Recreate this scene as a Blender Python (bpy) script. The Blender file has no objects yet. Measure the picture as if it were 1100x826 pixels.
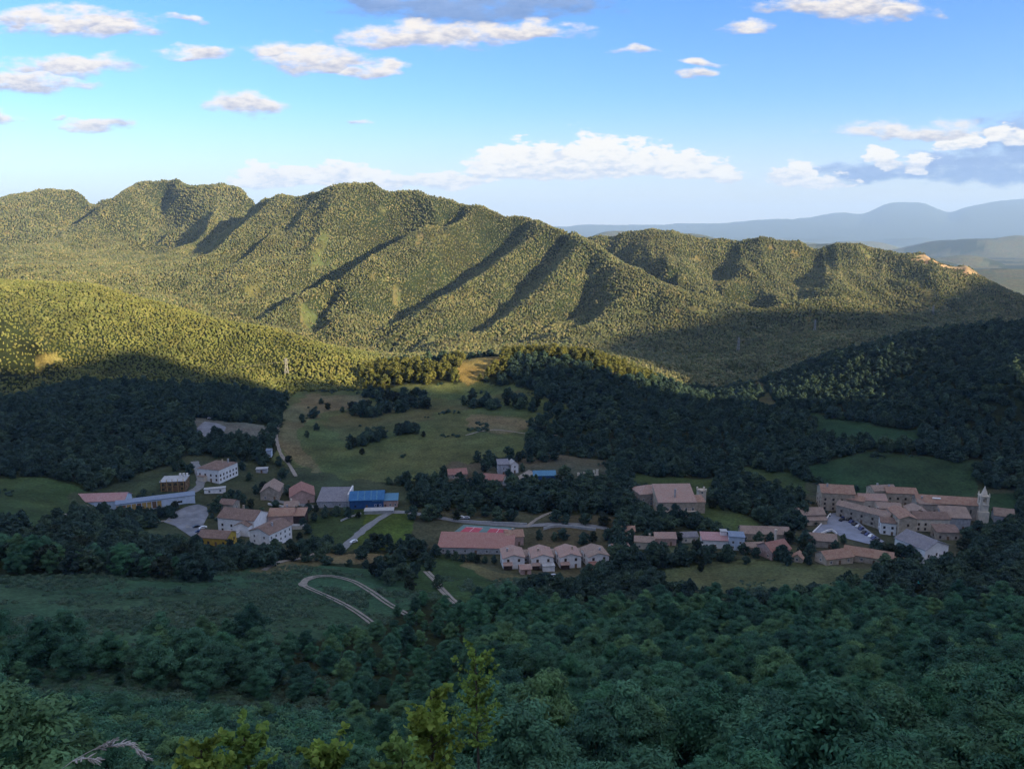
import bpy, bmesh, math, random
import numpy as np
from mathutils import Vector, Matrix, noise as mnoise
R = math.radians
SC = bpy.context.scene
COL = SC.collection
rng = np.random.default_rng(11)
random.seed(11)

# ------------------------------------------------------------------ camera model (photo pixels 1100 x 826)
F, CX, CY, VH = 850.0, 550.0, 413.0, 250.0
PITCH = math.atan((CY - VH) / F)
def sq(u, v):
    """photo pixel -> (X/Y, Z/Y)"""
    a = (CY - v) / F
    y = math.cos(PITCH) + a * math.sin(PITCH)
    return ((u - CX) / F) / y, (-math.sin(PITCH) + a * math.cos(PITCH)) / y
def px(x, y, z):
    """world -> photo pixel (arrays ok)"""
    c, s = math.cos(PITCH), math.sin(PITCH)
    dep = y * c - z * s
    up = y * s + z * c
    return CX + F * x / dep, CY - F * up / dep

cam = bpy.data.cameras.new('camera')
camo = bpy.data.objects.new('camera', cam)
COL.objects.link(camo)
cam.sensor_width = 36.0
cam.lens = 36.0 * F / 1100.0
cam.clip_start, cam.clip_end = 0.1, 60000
camo.rotation_euler = (math.pi / 2 - PITCH, 0, 0)
SC.camera = camo

# ------------------------------------------------------------------ terrain: control lines (pixel u, v, distance Y; forest lines are lowered by a tree height)
LINES = []
def L(pts, drop=5.0, step=0.02):
    P = []
    for (u, v, Y) in pts:
        s, q = sq(u, v)
        P.append((s, math.log(Y), q - drop / Y))
    LINES.append((P, step))
def LZ(pts, step=0.03):
    """(u at horizon scale, Y, z) points that cannot be seen in the photo"""
    LINES.append(([((u - CX) / F, math.log(Y), z / Y) for (u, Y, z) in pts], step))

# far peaks and the long ridge
L([(-260,225,2800),(-120,222,2800),(-40,212,2800),(0,211,2800),(20,206,2800),(45,208,2800),(78,204,2800),(107,213,2800),(138,201,2750),(160,190,2700),(174,194,2700),(186,191,2690),(210,200,2640),(238,195,2600),(255,198,2560),(272,206,2500)])
L([(272,206,2300),(300,206,2120),(345,199,1980),(362,196,1950),(400,199,1930),(450,205,1900),(480,212,1870),(520,221,1840),(560,231,1800),(600,241,1720),(622,251,1680),(650,262,1600),(700,290,1500),(760,315,1400),(805,331,1340)])
# its spurs and gullies
SP = [
 [(480,212,1870),(455,228,1800),(437,243,1730),(400,268,1630),(360,293,1530),(320,320,1430),(290,342,1350)],
 [(520,221,1840),(500,240,1775),(483,258,1710),(445,281,1610),(410,304,1520),(380,322,1450),(340,348,1350)],
 [(576,236,1770),(568,250,1715),(548,270,1640),(500,298,1530),(455,325,1430),(420,352,1340),(400,372,1280)],
 [(622,252,1680),(612,275,1610),(592,303,1520),(560,328,1420),(532,352,1320)],
 [(650,262,1600),(655,290,1500),(690,320,1400),(735,345,1300)],
 [(362,197,1950),(340,225,1840),(300,262,1710),(260,295,1570),(220,320,1450)],
 [(300,207,2080),(270,235,1950),(230,265,1790),(190,290,1610),(150,300,1500)],
 [(162,191,2700),(130,215,2480),(90,237,2280),(40,255,2080),(-20,265,1950)],
 [(187,192,2680),(215,212,2480),(238,235,2280),(215,262,1990),(180,280,1790)],
 [(75,206,2800),(50,225,2580),(0,240,2380),(-60,255,2200)],
 [(238,196,2590),(262,218,2400),(255,240,2200)]]
GU = [
 [(460,209,1900),(436,236,1865),(406,253,1835),(364,279,1735),(324,307,1615),(292,331,1460)],
 [(507,217,1868),(478,244,1835),(438,267,1785),(398,291,1685),(360,317,1530),(326,341,1415)],
 [(560,231,1805),(559,246,1790),(530,263,1755),(480,291,1655),(435,319,1540),(402,350,1410)],
 [(610,243,1710),(603,266,1710),(573,296,1630),(540,322,1515),(514,347,1385)],
 [(634,288,1590),(622,320,1480),(600,345,1375)],
 [(415,202,1935),(385,230,1845),(345,262,1735),(300,297,1600),(262,322,1480)],
 [(330,204,2030),(305,235,1910),(265,268,1770),(225,297,1605),(185,312,1480)],
 [(176,214,2680),(168,245,2450),(140,268,2130),(110,283,1830)],
 [(107,215,2900),(82,238,2660),(30,260,2270),(-30,275,1990)]]
for p in SP + GU: L(p)
L([(-150,290,1500),(0,292,1480),(100,298,1380),(200,325,1320),(300,350,1260),(380,374,1210),(450,380,1180),(550,368,1180),(640,360,1220)])
# hill in the middle distance on the left and the low one at the frame edge
L([(-260,300,1010),(-120,296,1010),(0,296,1000),(60,298,1000),(100,302,980),(130,310,965),(180,325,950),(230,338,940),(300,352,920),(350,365,900),(395,380,880)])
L([(-150,325,830),(-60,330,820),(0,337,800),(25,350,800),(60,376,780)])
LZ([(-300,1180,-120),(0,1180,-110),(100,1150,-115),(200,1120,-125),(300,1080,-140),(400,1020,-158),(470,1000,-165)])
L([(-200,400,780),(0,392,780),(60,390,790),(120,380,800),(200,392,800),(260,402,790),(300,398,830)])
# shaded wood left of the village
L([(-250,440,640),(0,430,650),(100,425,660),(200,425,660),(290,425,690)])
L([(-250,480,530),(0,475,540),(100,470,550),(180,470,560),(250,470,560)])
L([(-200,515,440),(0,512,445),(60,525,440),(130,520,470),(200,512,490)], 1)
# valley floor with the village
L([(235,458,590),(265,462,590),(300,480,560)], 0)
L([(210,520,485),(250,520,490),(330,530,480),(400,530,475),(450,540,460)], 0)
L([(110,548,440),(160,548,440),(200,540,450),(210,565,420),(280,570,420),(330,570,415),(400,575,410)], 0)
L([(440,560,430),(480,565,425),(560,568,420),(640,560,430),(700,555,445),(760,560,440),(830,570,425),(900,575,420)], 0)
L([(470,595,388),(540,600,380),(600,610,368),(660,612,366),(720,600,380),(800,600,380),(880,605,372),(960,612,360)], 0)
L([(500,510,505),(560,515,500),(630,512,505),(700,520,495),(760,540,465)], 2)
L([(870,565,432),(920,560,438),(960,575,420),(1010,570,428),(1056,560,440),(1100,560,440),(1200,560,440)], 1)
L([(860,530,480),(920,520,492),(990,520,492),(1040,525,485),(1100,520,490),(1200,515,490)], 2)
# meadow, knoll
L([(300,500,535),(340,495,545),(400,505,530),(470,500,535)], 0)
L([(395,478,590),(420,468,610),(445,463,615),(480,470,600),(530,470,595)], 0)
L([(320,450,660),(360,440,700),(420,440,700),(460,440,690),(560,440,690),(620,440,680)], 0)
L([(310,420,770),(350,415,780),(400,425,750),(470,425,745),(530,415,760)], 3)
L([(385,407,800),(420,397,805),(480,387,810),(520,380,815),(560,375,815),(600,373,815),(640,382,800),(680,398,780),(708,411,760)], 7)
LZ([(300,940,-160),(380,960,-166),(450,980,-166),(560,960,-150),(640,960,-155),(720,940,-168)])
L([(600,405,740),(650,420,710),(700,430,700)])
L([(640,460,620),(700,455,640),(760,450,650)], 6)
L([(640,490,550),(720,490,550),(780,490,550)], 6)
# wooded hill on the right and the shaded valley behind it
L([(1500,335,760),(1300,335,780),(1180,338,790),(1100,343,800),(1040,347,800),(1000,351,820),(960,359,830),(900,373,850),(850,391,850),(800,409,850),(760,426,830)], 7)
L([(1500,400,600),(1300,400,600),(1100,400,615),(1065,402,640),(1040,405,675),(980,410,690),(900,415,700),(840,425,690)], 7)
L([(1400,450,580),(1090,455,580),(1000,455,600),(920,455,605),(850,455,620)], 6)
L([(1300,490,520),(1090,490,530),(1000,485,550),(940,500,520),(860,500,525)], 2)
LZ([(740,960,-172),(820,990,-174),(900,980,-172),(1000,960,-165),(1150,950,-150),(1400,950,-140)])
L([(730,395,980),(800,385,1020),(870,370,1120),(950,352,1200)], 6)
L([(700,372,1180),(760,352,1250),(830,347,1280),(900,346,1280),(980,340,1280)], 6)
L([(835,323,1400),(860,316,1410),(900,312,1420),(940,319,1410),(990,334,1380),(1040,345,1300)])
# second ridge
L([(600,252,2000),(640,248,1990),(665,244,1970),(700,242,1950),(740,246,1930),(775,253,1900),(800,257,1880),(816,252,1850),(850,252,1850),(880,254,1850),(905,251,1850),(930,255,1840),(960,264,1830),(1000,274,1800),(1030,283,1780),(1060,292,1760),(1085,302,1740),(1110,312,1720),(1180,345,1680),(1300,380,1650)])
for p in [[(816,252,1850),(808,272,1780),(785,300,1660),(770,318,1560)],
          [(905,251,1850),(900,272,1770),(885,297,1650),(870,314,1560)],
          [(980,268,1810),(975,290,1720),(965,312,1600)],
          [(700,242,1950),(690,262,1850),(720,285,1700),(760,305,1600)]]: L(p)
for p in [[(795,262,1890),(775,285,1790),(755,303,1690),(740,312,1620)],
          [(880,258,1870),(872,280,1790),(850,300,1680),(835,312,1600)],
          [(945,262,1850),(935,290,1740),(920,306,1600)],
          [(655,252,1980),(665,275,1860),(700,297,1700)]]: L(p)
L([(820,330,1500),(900,326,1500),(960,333,1480),(1040,330,1500),(1100,340,1500),(1300,390,1450)])
# the plain beyond and the blue mountains
LZ([(-400,3600,0),(0,3600,30),(250,3400,0),(450,3200,-120),(600,3200,-200),(750,3000,-250),(900,2900,-270),(1000,2900,-290),(1100,2800,-300),(1500,2600,-300)])
LZ([(-400,6000,-100),(200,6000,-200),(600,6000,-290),(1000,6000,-300),(1500,6000,-300)])
LZ([(-400,10000,-200),(200,10000,-250),(600,10000,-280),(800,10000,-285),(1000,10000,-285),(1500,10000,-280)])
LZ([(-400,22000,-200),(200,22000,-200),(600,22000,-200),(800,22000,-210),(1000,22000,-180),(1500,22000,-150)])
L([(-400,248,30000),(200,246,30000),(560,244,30000),(610,243,30000),(690,240,30000),(722,236,30000),(760,240,30000),(800,239,30000),(850,235,30000),(900,230,30000),(932,227,30000),(950,220,30000),(968,218,30000),(996,219,30000),(1012,225,30000),(1026,229,30000),(1042,222,30000),(1060,218,30000),(1080,216,30000),(1100,214,30000),(1200,216,30000),(1500,222,30000)], 0)
LZ([(-400,36000,-100),(200,36000,-100),(600,36000,-100),(1000,36000,0),(1500,36000,0)])
# the slope below the viewpoint
L([(-200,560,330),(0,560,330),(60,575,330),(130,590,330),(200,600,328),(270,610,325)], 2)
L([(-250,600,290),(0,600,290),(80,625,265),(180,640,250),(260,640,262)], 1)
L([(290,605,340),(340,622,325),(420,632,315),(480,640,305),(560,630,330)], 0)
L([(-300,640,225),(0,650,220),(100,670,215),(200,680,215),(300,680,230),(400,672,262)], 1)
L([(640,625,345),(720,635,330),(800,630,335),(900,625,340),(960,640,310)], 0)
L([(470,680,245),(560,670,265),(650,670,262),(750,670,262),(850,670,258),(980,655,275),(1100,620,330),(1250,600,350)], 6)
L([(-300,700,160),(0,700,165),(100,715,160),(200,720,165),(300,725,170),(450,725,175),(600,720,180),(750,725,178),(900,720,180),(1100,700,190),(1350,690,190)], 6)
L([(-300,760,100),(0,760,105),(200,770,105),(400,775,105),(600,770,108),(800,770,108),(1000,765,110),(1400,755,110)], 6)
L([(-300,826,55),(0,826,58),(275,826,56),(550,826,54),(825,826,55),(1100,826,58),(1400,826,58)], 6)
LZ([(-350,25,-24),(0,25,-24),(550,25,-25),(1100,25,-24),(1450,25,-24)])
LZ([(-350,10,-10.5),(550,10,-11),(1450,10,-10.5)])
LZ([(-350,4,-4.9),(550,4,-5.2),(1450,4,-4.9)])
LZ([(-350,1.5,-2.4),(550,1.5,-2.5),(1450,1.5,-2.4)])

def behind(line, dy, dz):
    """ground that falls away behind a crest"""
    P = []
    for (s, l, q) in LINES[line][0]:
        Y = math.exp(l); P.append((s, math.log(Y + dy), (q * Y - dz) / (Y + dy)))
    LINES.append((P, .03))
behind(0, 160, 45); behind(1, 110, 38); behind(1, 220, 70)
iH2 = [i for i, (P, _) in enumerate(LINES) if abs(math.exp(P[0][1]) - 2000) < 1 and len(P) > 15][0]
behind(iH2, 110, 40); behind(iH2, 260, 90)
def resample(P, step):
    out = [P[0]]
    for a, b in zip(P[:-1], P[1:]):
        d = math.hypot(b[0] - a[0], b[1] - a[1])
        n = max(1, int(d / step + .5))
        for i in range(1, n + 1):
            t = i / n
            out.append(tuple(a[k] + (b[k] - a[k]) * t for k in range(3)))
    return out
ctrl = np.array([p for (P, st) in LINES for p in resample(P, st)])
# merge near-duplicates
key = np.round(ctrl[:, :2] / 0.003).astype(int)
_, idx = np.unique(key, axis=0, return_index=True)
ctrl = ctrl[np.sort(idx)]
n = len(ctrl)
D = np.sqrt(((ctrl[:, None, :2] - ctrl[None, :, :2]) ** 2).sum(-1) + 0.003 ** 2)
A = np.zeros((n + 3, n + 3))
A[:n, :n] = -D + np.eye(n) * 0.0012
Pm = np.c_[np.ones(n), ctrl[:, :2]]
A[:n, n:] = Pm; A[n:, :n] = Pm.T
W = np.linalg.solve(A, np.r_[ctrl[:, 2], 0, 0, 0])

NS = 1000
SG = np.linspace(-1.0, 1.0, NS)
def seg(a, b, k): return list(np.linspace(math.log(a), math.log(b), k, endpoint=False))
LG = np.array(seg(1.5, 60, 50) + seg(60, 250, 120) + seg(250, 1100, 360) + seg(1100, 3300, 230) + seg(3300, 36000, 120) + [math.log(36000)])
NL = len(LG)
# evaluate on a half resolution grid and interpolate up
sg2, lg2 = SG[::2], LG[::2]
if lg2[-1] < LG[-1]: lg2 = np.r_[lg2, LG[-1]]
sg2 = np.r_[sg2, SG[-1]] if sg2[-1] < SG[-1] else sg2
Q2 = np.zeros((len(lg2), len(sg2)), np.float32)
cs, cl, w32 = ctrl[:, 0].astype(np.float32), ctrl[:, 1].astype(np.float32), W[:n].astype(np.float32)
for i, l in enumerate(lg2):
    d = np.sqrt((sg2[:, None].astype(np.float32) - cs) ** 2 + (np.float32(l) - cl) ** 2 + np.float32(0.003 ** 2))
    Q2[i] = -(d @ w32) + W[n] + W[n + 1] * sg2 + W[n + 2] * l
def up(Q):
    T = np.array([np.interp(SG, sg2, r) for r in Q])
    return np.array([np.interp(LG, lg2, T[:, j]) for j in range(NS)]).T
Q = up(Q2)
YY = np.exp(LG)[:, None] * np.ones((1, NS))
XX = SG[None, :] * YY
ZZ = Q * YY

# value noise
def vnoise(x, y, seed=0):
    xi, yi = np.floor(x).astype(np.int64), np.floor(y).astype(np.int64)
    fx, fy = x - xi, y - yi
    def h(a, b):
        k = (a * 374761393 + b * 668265263 + seed * 974711) & 0xFFFFFFFF
        k = ((k ^ (k >> 13)) * 1274126177) & 0xFFFFFFFF
        return ((k ^ (k >> 16)) & 0xFFFF) / 65535.0
    ux, uy = fx * fx * fx * (fx * (fx * 6 - 15) + 10), fy * fy * fy * (fy * (fy * 6 - 15) + 10)
    a = h(xi, yi) * (1 - ux) + h(xi + 1, yi) * ux
    b = h(xi, yi + 1) * (1 - ux) + h(xi + 1, yi + 1) * ux
    return (a * (1 - uy) + b * uy) * 2 - 1
def sstep(a, b, x):
    t = np.clip((x - a) / (b - a), 0, 1); return t * t * (3 - 2 * t)
mt = sstep(900, 1500, YY)
ml = sstep(560, 800, YY) * (1 - sstep(3300, 4500, YY))
far = sstep(3500, 6000, YY) * (1 - sstep(19000, 24000, YY))
xw, yw = XX + 40 * vnoise(XX / 260, YY / 260, 5), YY + 40 * vnoise(XX / 260, YY / 260, 6)
rid = 0
for k, (wl, am) in enumerate([(240, 8), (120, 6), (60, 4)]):
    rid = rid + am * (.4 - 2 * np.abs(vnoise(xw / wl, yw / (wl * 1.6), 20 + k)))
ZZ = ZZ + ml * (1 - sstep(4000, 5000, YY)) * (0.25 + 0.75 * mt) * rid * 0.9
LNY = np.log(YY); SS = XX / YY
def gul(p, a, wl, wa, seed):
    q = p / wl + .55 * vnoise(p / (wl * 2.3), a / (wa * .8), seed + 1)
    return .42 - 2 * np.abs(vnoise(q, a / wa + 3.7, seed))
pa, aa = (SS * .325 - LNY * .22) / .392, (SS * .22 + LNY * .325) / .392
mR = (1 - .65 * sstep(1700, 2000, YY)) * sstep(1150, 1350, YY) * (1 - sstep(2350, 2600, YY)) * (1 - sstep(.10, .2, SS))
ZZ = ZZ + mR * (13 * gul(pa, aa, .055, .30, 121) + 7 * gul(pa, aa, .024, .16, 123))
mH = sstep(1350, 1500, YY) * (1 - sstep(2000, 2200, YY)) * sstep(.10, .2, SS)
ZZ = ZZ + mH * (7 * gul(SS + .12 * LNY, LNY, .06, .22, 131) + 3.5 * gul(SS + .12 * LNY, LNY, .022, .12, 133))
mP = (1 - .8 * sstep(2330, 2540, YY)) * sstep(1900, 2200, YY) * (1 - sstep(3000, 3200, YY)) * (1 - sstep(-.34, -.26, SS))
ZZ = ZZ + mP * (24 * gul(pa + .1 * vnoise(SS / .2, LNY / .2, 140), aa, .075, .25, 141) + 11 * gul(SS - .4 * LNY, LNY, .032, .16, 143))
for (u, v, Y, a, r) in [(163,190,2690,12,110),(188,191,2690,8,90),(240,194,2600,6,100),(45,206,2800,14,160),(76,204,2800,14,130),(362,196,1950,8,130),(560,231,1800,6,90)]:
    s_, q_ = sq(u, v); dd = np.hypot(XX - s_ * Y, (YY - Y) * .8)
    ZZ = ZZ + a * np.maximum(0, 1 - dd / r)
near = sstep(20, 60, YY) * (1 - sstep(170, 260, YY))
ZZ = ZZ + near * (0.5 * vnoise(XX / 22, YY / 22, 3) + 0.25 * vnoise(XX / 8, YY / 8, 4))
ZZ = ZZ + far * 210 * np.maximum(0, vnoise(XX / 1500, YY / 1300, 40) + 0.5 * vnoise(XX / 600, YY / 600, 41) + .1)
ZZ = ZZ + sstep(23000, 27000, YY) * (55 * vnoise(XX / 1500, YY / 4500, 42) + 26 * vnoise(XX / 500, YY / 1500, 43))

ufar = 550 + SS * 871
ZZ = ZZ + sstep(24000, 27000, YY) * (-190 * np.exp(-((ufar - 1022) / 13) ** 2) - 130 * np.exp(-((ufar - 926) / 15) ** 2) + 60 * np.exp(-((ufar - 972) / 26) ** 6) - 90 * np.exp(-((ufar - 700) / 40) ** 2))
def H(x, y):
    x, y = np.asarray(x, float), np.asarray(y, float)
    yc = np.clip(y, 1.5, 35999)
    fl = np.interp(np.log(yc), LG, np.arange(NL)); fs = np.interp(x / yc, SG, np.arange(NS))
    i = np.minimum(fl.astype(int), NL - 2); j = np.minimum(fs.astype(int), NS - 2)
    a, b = fl - i, fs - j
    return (ZZ[i, j] * (1 - a) * (1 - b) + ZZ[i + 1, j] * a * (1 - b) + ZZ[i, j + 1] * (1 - a) * b + ZZ[i + 1, j + 1] * a * b)
_ly = np.linspace(math.log(20), math.log(35500), 5400); _yy = np.exp(_ly)
def hit(u, v, lift=0.0):
    """where the ray through a photo pixel first meets the ground: (x, y, z)"""
    s, q = sq(u, v)
    z = H(s * _yy, _yy) + lift
    w = np.nonzero(z >= q * _yy)[0]
    k = w[0] if len(w) else len(_yy) - 1
    y = _yy[k]
    if 0 < k and len(w):
        a = q * _yy[k - 1] - z[k - 1]; b = q * _yy[k] - z[k]
        y = _yy[k - 1] + (_yy[k] - _yy[k - 1]) * a / (a - b + 1e-9)
    return float(s * y), float(y), float(H(s * y, y))

# ------------------------------------------------------------------ sun, and the height the mountain behind the viewer needs
SUN_AZ, SUN_EL = R(56), R(16.5)
SUN = Vector((math.sin(SUN_AZ) * math.cos(SUN_EL), -math.cos(SUN_AZ) * math.cos(SUN_EL), math.sin(SUN_EL)))
BACK = -420.0
EDGE = [(0,392),(25,395),(45,397),(90,386),(130,374),(150,374),(180,381),(200,392),(230,399),(262,401),(300,404),(390,426),(440,432),(500,418),(540,402),(560,393),(590,383),(620,390),(660,402),(700,416),
        (640,373),(680,358),(715,352),(760,346),(800,330),(840,332),(890,331),(950,334),(985,332),(1000,325),(1020,315),(1040,306),(1062,298),(1078,302),(1072,408)]
def edge_profile():
    pts = []
    for (u, v) in EDGE:
        x, y, z = hit(u, v, 6.0)
        z += 6.0 if u != 1072 else -4.0
        t = (y - BACK) / math.cos(SUN_AZ)
        pts.append((x + t * math.sin(SUN_AZ), z + t * math.tan(SUN_EL), u, v, y))
    return sorted(pts)
EP = edge_profile()
SKY_STR, SKY_SAT, SKY_TINT, CLOUD_RAD, HAZE, EXPO = .076, 1.35, (.86, .89, 1.16), .335, 3.6e-5, 1.6
LEAF_G, LEAF_V, FAR_G, OVER_FILL, VEIL = 1.9, 1.5, 1.85, 1.5, .8
# ------------------------------------------------------------------ materials
def newmat(name):
    m = bpy.data.materials.new(name); m.use_nodes = True
    nt = m.node_tree; b = nt.nodes['Principled BSDF']
    b.inputs['Roughness'].default_value = 0.85
    b.inputs['Specular IOR Level'].default_value = 0.2
    return m, nt, b
def nd(nt, typ, **kw):
    x = nt.nodes.new(typ)
    for k, v in kw.items():
        if k.startswith('i_'):
            kk = k[2:]; x.inputs[int(kk) if kk.isdigit() else kk].default_value = v
        else: setattr(x, k, v)
    return x
def math_(nt, op, a, b=None, c=None, clamp=False):
    x = nt.nodes.new('ShaderNodeMath'); x.operation = op; x.use_clamp = clamp
    for i, v in enumerate((a, b, c)):
        if v is None: continue
        if isinstance(v, (int, float)): x.inputs[i].default_value = v
        else: nt.links.new(v, x.inputs[i])
    return x.outputs[0]
def noise_(nt, vec, scale, detail=4, rough=.55):
    x = nd(nt, 'ShaderNodeTexNoise'); x.inputs['Scale'].default_value = scale
    x.inputs['Detail'].default_value = detail; x.inputs['Roughness'].default_value = rough
    if vec is not None: nt.links.new(vec, x.inputs['Vector'])
    return x
def mix_(nt, fac, a, b, typ='MIX'):
    x = nd(nt, 'ShaderNodeMix', data_type='RGBA', blend_type=typ)
    for s, v in ((0, fac), (6, a), (7, b)):
        if isinstance(v, (int, float)): x.inputs[s].default_value = v
        elif isinstance(v, tuple): x.inputs[s].default_value = (*v[:3], 1)
        else: nt.links.new(v, x.inputs[s])
    return x.outputs[2]
def maprange(nt, v, a, b, c=0, d=1, smooth=False):
    x = nd(nt, 'ShaderNodeMapRange'); x.interpolation_type = 'SMOOTHSTEP' if smooth else 'LINEAR'
    nt.links.new(v, x.inputs[0])
    for i, k in enumerate((a, b, c, d)): x.inputs[i + 1].default_value = k
    return x.outputs[0]

# ------------------------------------------------------------------ land cover, painted per vertex as plain ground colours
FOREST_C = (.022, .028, .013)
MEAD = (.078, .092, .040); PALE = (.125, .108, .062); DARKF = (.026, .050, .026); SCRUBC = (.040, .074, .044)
EARTH = (.17, .125, .085); GOLD = (.17, .135, .05); LAWN = (.04, .062, .026)
COVER = [  # polygon in photo pixels, nearest and farthest distance, colour, cleared of woods
 ([(300,470),(305,432),(320,420),(395,418),(500,410),(560,416),(614,436),(602,458),(572,470),(560,492),(520,490),(482,503),(470,535),(430,530),(350,520),(320,508),(294,495)], 500, 830, MEAD, 1),
 ([(296,478),(304,440),(330,425),(390,424),(400,432),(345,445),(318,462),(322,480),(348,512),(318,500)], 500, 830, PALE, 1),
 ([(400,432),(520,425),(560,418),(560,430),(470,445),(440,462),(400,470),(380,478),(340,455)], 500, 830, (.085,.084,.04), 1),
 ([(505,446),(560,448),(570,462),(540,466),(500,458)], 500, 830, PALE, 1),
 ([(510,375),(545,377),(536,398),(505,415),(490,403),(498,386)], 700, 860, GOLD, 1),
 ([(452,383),(482,388),(472,397),(456,394)], 700, 860, GOLD, 1),
 ([(30,385),(60,378),(70,386),(45,394)], 700, 860, GOLD, 1),
 ([(-90,513),(40,513),(85,524),(97,546),(62,560),(0,566),(-90,575)], 300, 470, LAWN, 1),
 ([(-150,628),(80,615),(160,622),(262,612),(300,598),(350,588),(420,598),(472,602),(482,640),(440,655),(410,678),(300,692),(220,692),(150,716),(60,702),(-150,704)], 140, 350, SCRUBC, 1),
 ([(-200,680),(235,690),(262,750),(215,840),(-200,840)], 35, 260, SCRUBC, 0),
 ([(270,612),(330,594),(420,592),(430,604),(350,606),(300,618)], 200, 380, PALE, 1),
 ([(425,604),(470,592),(540,612),(580,628),(530,640),(500,652),(450,640)], 250, 400, LAWN, 1),
 ([(482,597),(525,604),(585,628),(545,634),(510,612)], 250, 400, (.12,.095,.05), 1),
 ([(75,528),(130,518),(200,492),(215,488),(300,500),(345,508),(380,515),(430,525),(450,555),(370,592),(330,592),(300,602),(200,595),(140,578),(205,546),(130,554),(80,552)], 360, 560, (.05,.058,.034), 1),
 ([(372,552),(472,548),(474,580),(420,592),(365,588)], 360, 520, (.062,.088,.022), 1),
 ([(330,556),(395,548),(372,590),(330,580)], 360, 520, LAWN, 1),
 ([(440,545),(560,550),(660,555),(662,612),(600,626),(540,616),(470,594),(440,580)], 340, 520, (.07,.066,.042), 1),
 ([(482,498),(600,490),(655,496),(655,518),(600,522),(482,522)], 420, 640, (.075,.07,.05), 1),
 ([(672,508),(770,515),(765,545),(700,556),(680,545)], 400, 600, LAWN, 1),
 ([(745,540),(778,545),(832,573),(780,573),(740,560)], 380, 560, (.05,.075,.03), 1),
 ([(672,572),(870,570),(872,600),(672,600)], 340, 480, (.055,.06,.036), 1),
 ([(858,520),(1090,525),(1090,562),(1042,575),(1032,610),(960,615),(880,610),(860,570)], 340, 540, (.06,.06,.04), 1),
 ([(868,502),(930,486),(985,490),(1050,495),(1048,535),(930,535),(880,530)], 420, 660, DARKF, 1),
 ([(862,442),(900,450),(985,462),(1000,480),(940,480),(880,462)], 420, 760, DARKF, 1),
 ([(805,405),(815,402),(838,440),(822,444)], 600, 900, (.07,.068,.035), 1),
 ([(770,500),(850,510),(872,530),(835,526)], 420, 600, (.045,.062,.028), 1),
 ([(690,614),(800,600),(880,605),(962,612),(932,632),(850,642),(780,648),(720,630)], 280, 400, (.075,.088,.045), 1),
 ([(203,447),(250,453),(292,457),(288,470),(215,474)], 480, 720, (.12,.115,.105), 1),
 ([(1050,530),(1100,530),(1100,560),(1050,560)], 380, 540, DARKF, 0),
]
ROCKS_C = (.30, .21, .13)
def inpoly(U, V, P):
    r = np.zeros(U.shape, bool); m = len(P)
    for i in range(m):
        (x1, y1), (x2, y2) = P[i], P[i - 1]
        c = ((y1 > V) != (y2 > V))
        r ^= c & (U < (x2 - x1) * (V - y1) / ((y2 - y1) + 1e-9) + x1)
    return r
UU, VV = px(XX, YY, ZZ)
UJ, VJ = UU + 5 * vnoise(XX / 14, YY / 14, 50), VV + 2.5 * vnoise(XX / 14, YY / 14, 51)
CV = np.empty(XX.shape + (4,), np.float32); CV[..., :3] = FOREST_C; CV[..., 3] = 1
CLEAR = np.zeros(XX.shape, bool)
UW, VW = UU + 45 * vnoise(XX / 11, YY / 11, 52) + 20 * vnoise(XX / 3, YY / 3, 53), VV
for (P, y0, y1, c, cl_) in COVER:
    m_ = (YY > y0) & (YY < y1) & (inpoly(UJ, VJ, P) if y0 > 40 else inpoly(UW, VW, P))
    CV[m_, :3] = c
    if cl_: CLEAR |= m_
# open plain far away, pale tracks and fields
fp = sstep(2600, 3600, YY)[..., None]
fc = np.where((vnoise(XX / 500, YY / 500, 60) > .1)[..., None], np.array((.09, .09, .05)), np.array((.03, .04, .022)))
fc = np.where((vnoise(XX / 300, YY / 260, 61) > .45)[..., None], np.array((.085, .085, .055)), fc)
fc = np.where((YY > 20000)[..., None], np.array((.03, .04, .03)), fc)
CV[..., :3] = CV[..., :3] * (1 - fp) + fc * fp
# grassy and scrubby openings on the mountain sides
OPEN = (YY > 1000) & (YY < 2700) & (vnoise(XX / 38, YY / 55, 62) + .6 * vnoise(XX / 15, YY / 20, 63) > .86)
CV[OPEN, :3] = np.where((vnoise(XX / 40, YY / 40, 64) > 0)[..., None], np.array((.105, .095, .045)), np.array((.075, .082, .035)))[OPEN]
# bare rock on the end of the second ridge
rk = np.zeros(XX.shape, bool)
for (u, v, a, b) in [(1000,277,26,4),(1030,284,20,5),(1050,290,15,6),(965,267,14,3),(925,258,10,2.4)]:
    rk |= (YY > 1500) & (YY < 2100) & ((((UJ - u) / a) ** 2 + ((VJ - v - 1) / b) ** 2) < 1) & (vnoise(XX / 14, YY / 14, 70) > -.45)
CV[rk, :3] = ROCKS_C
CLEAR |= rk

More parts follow.
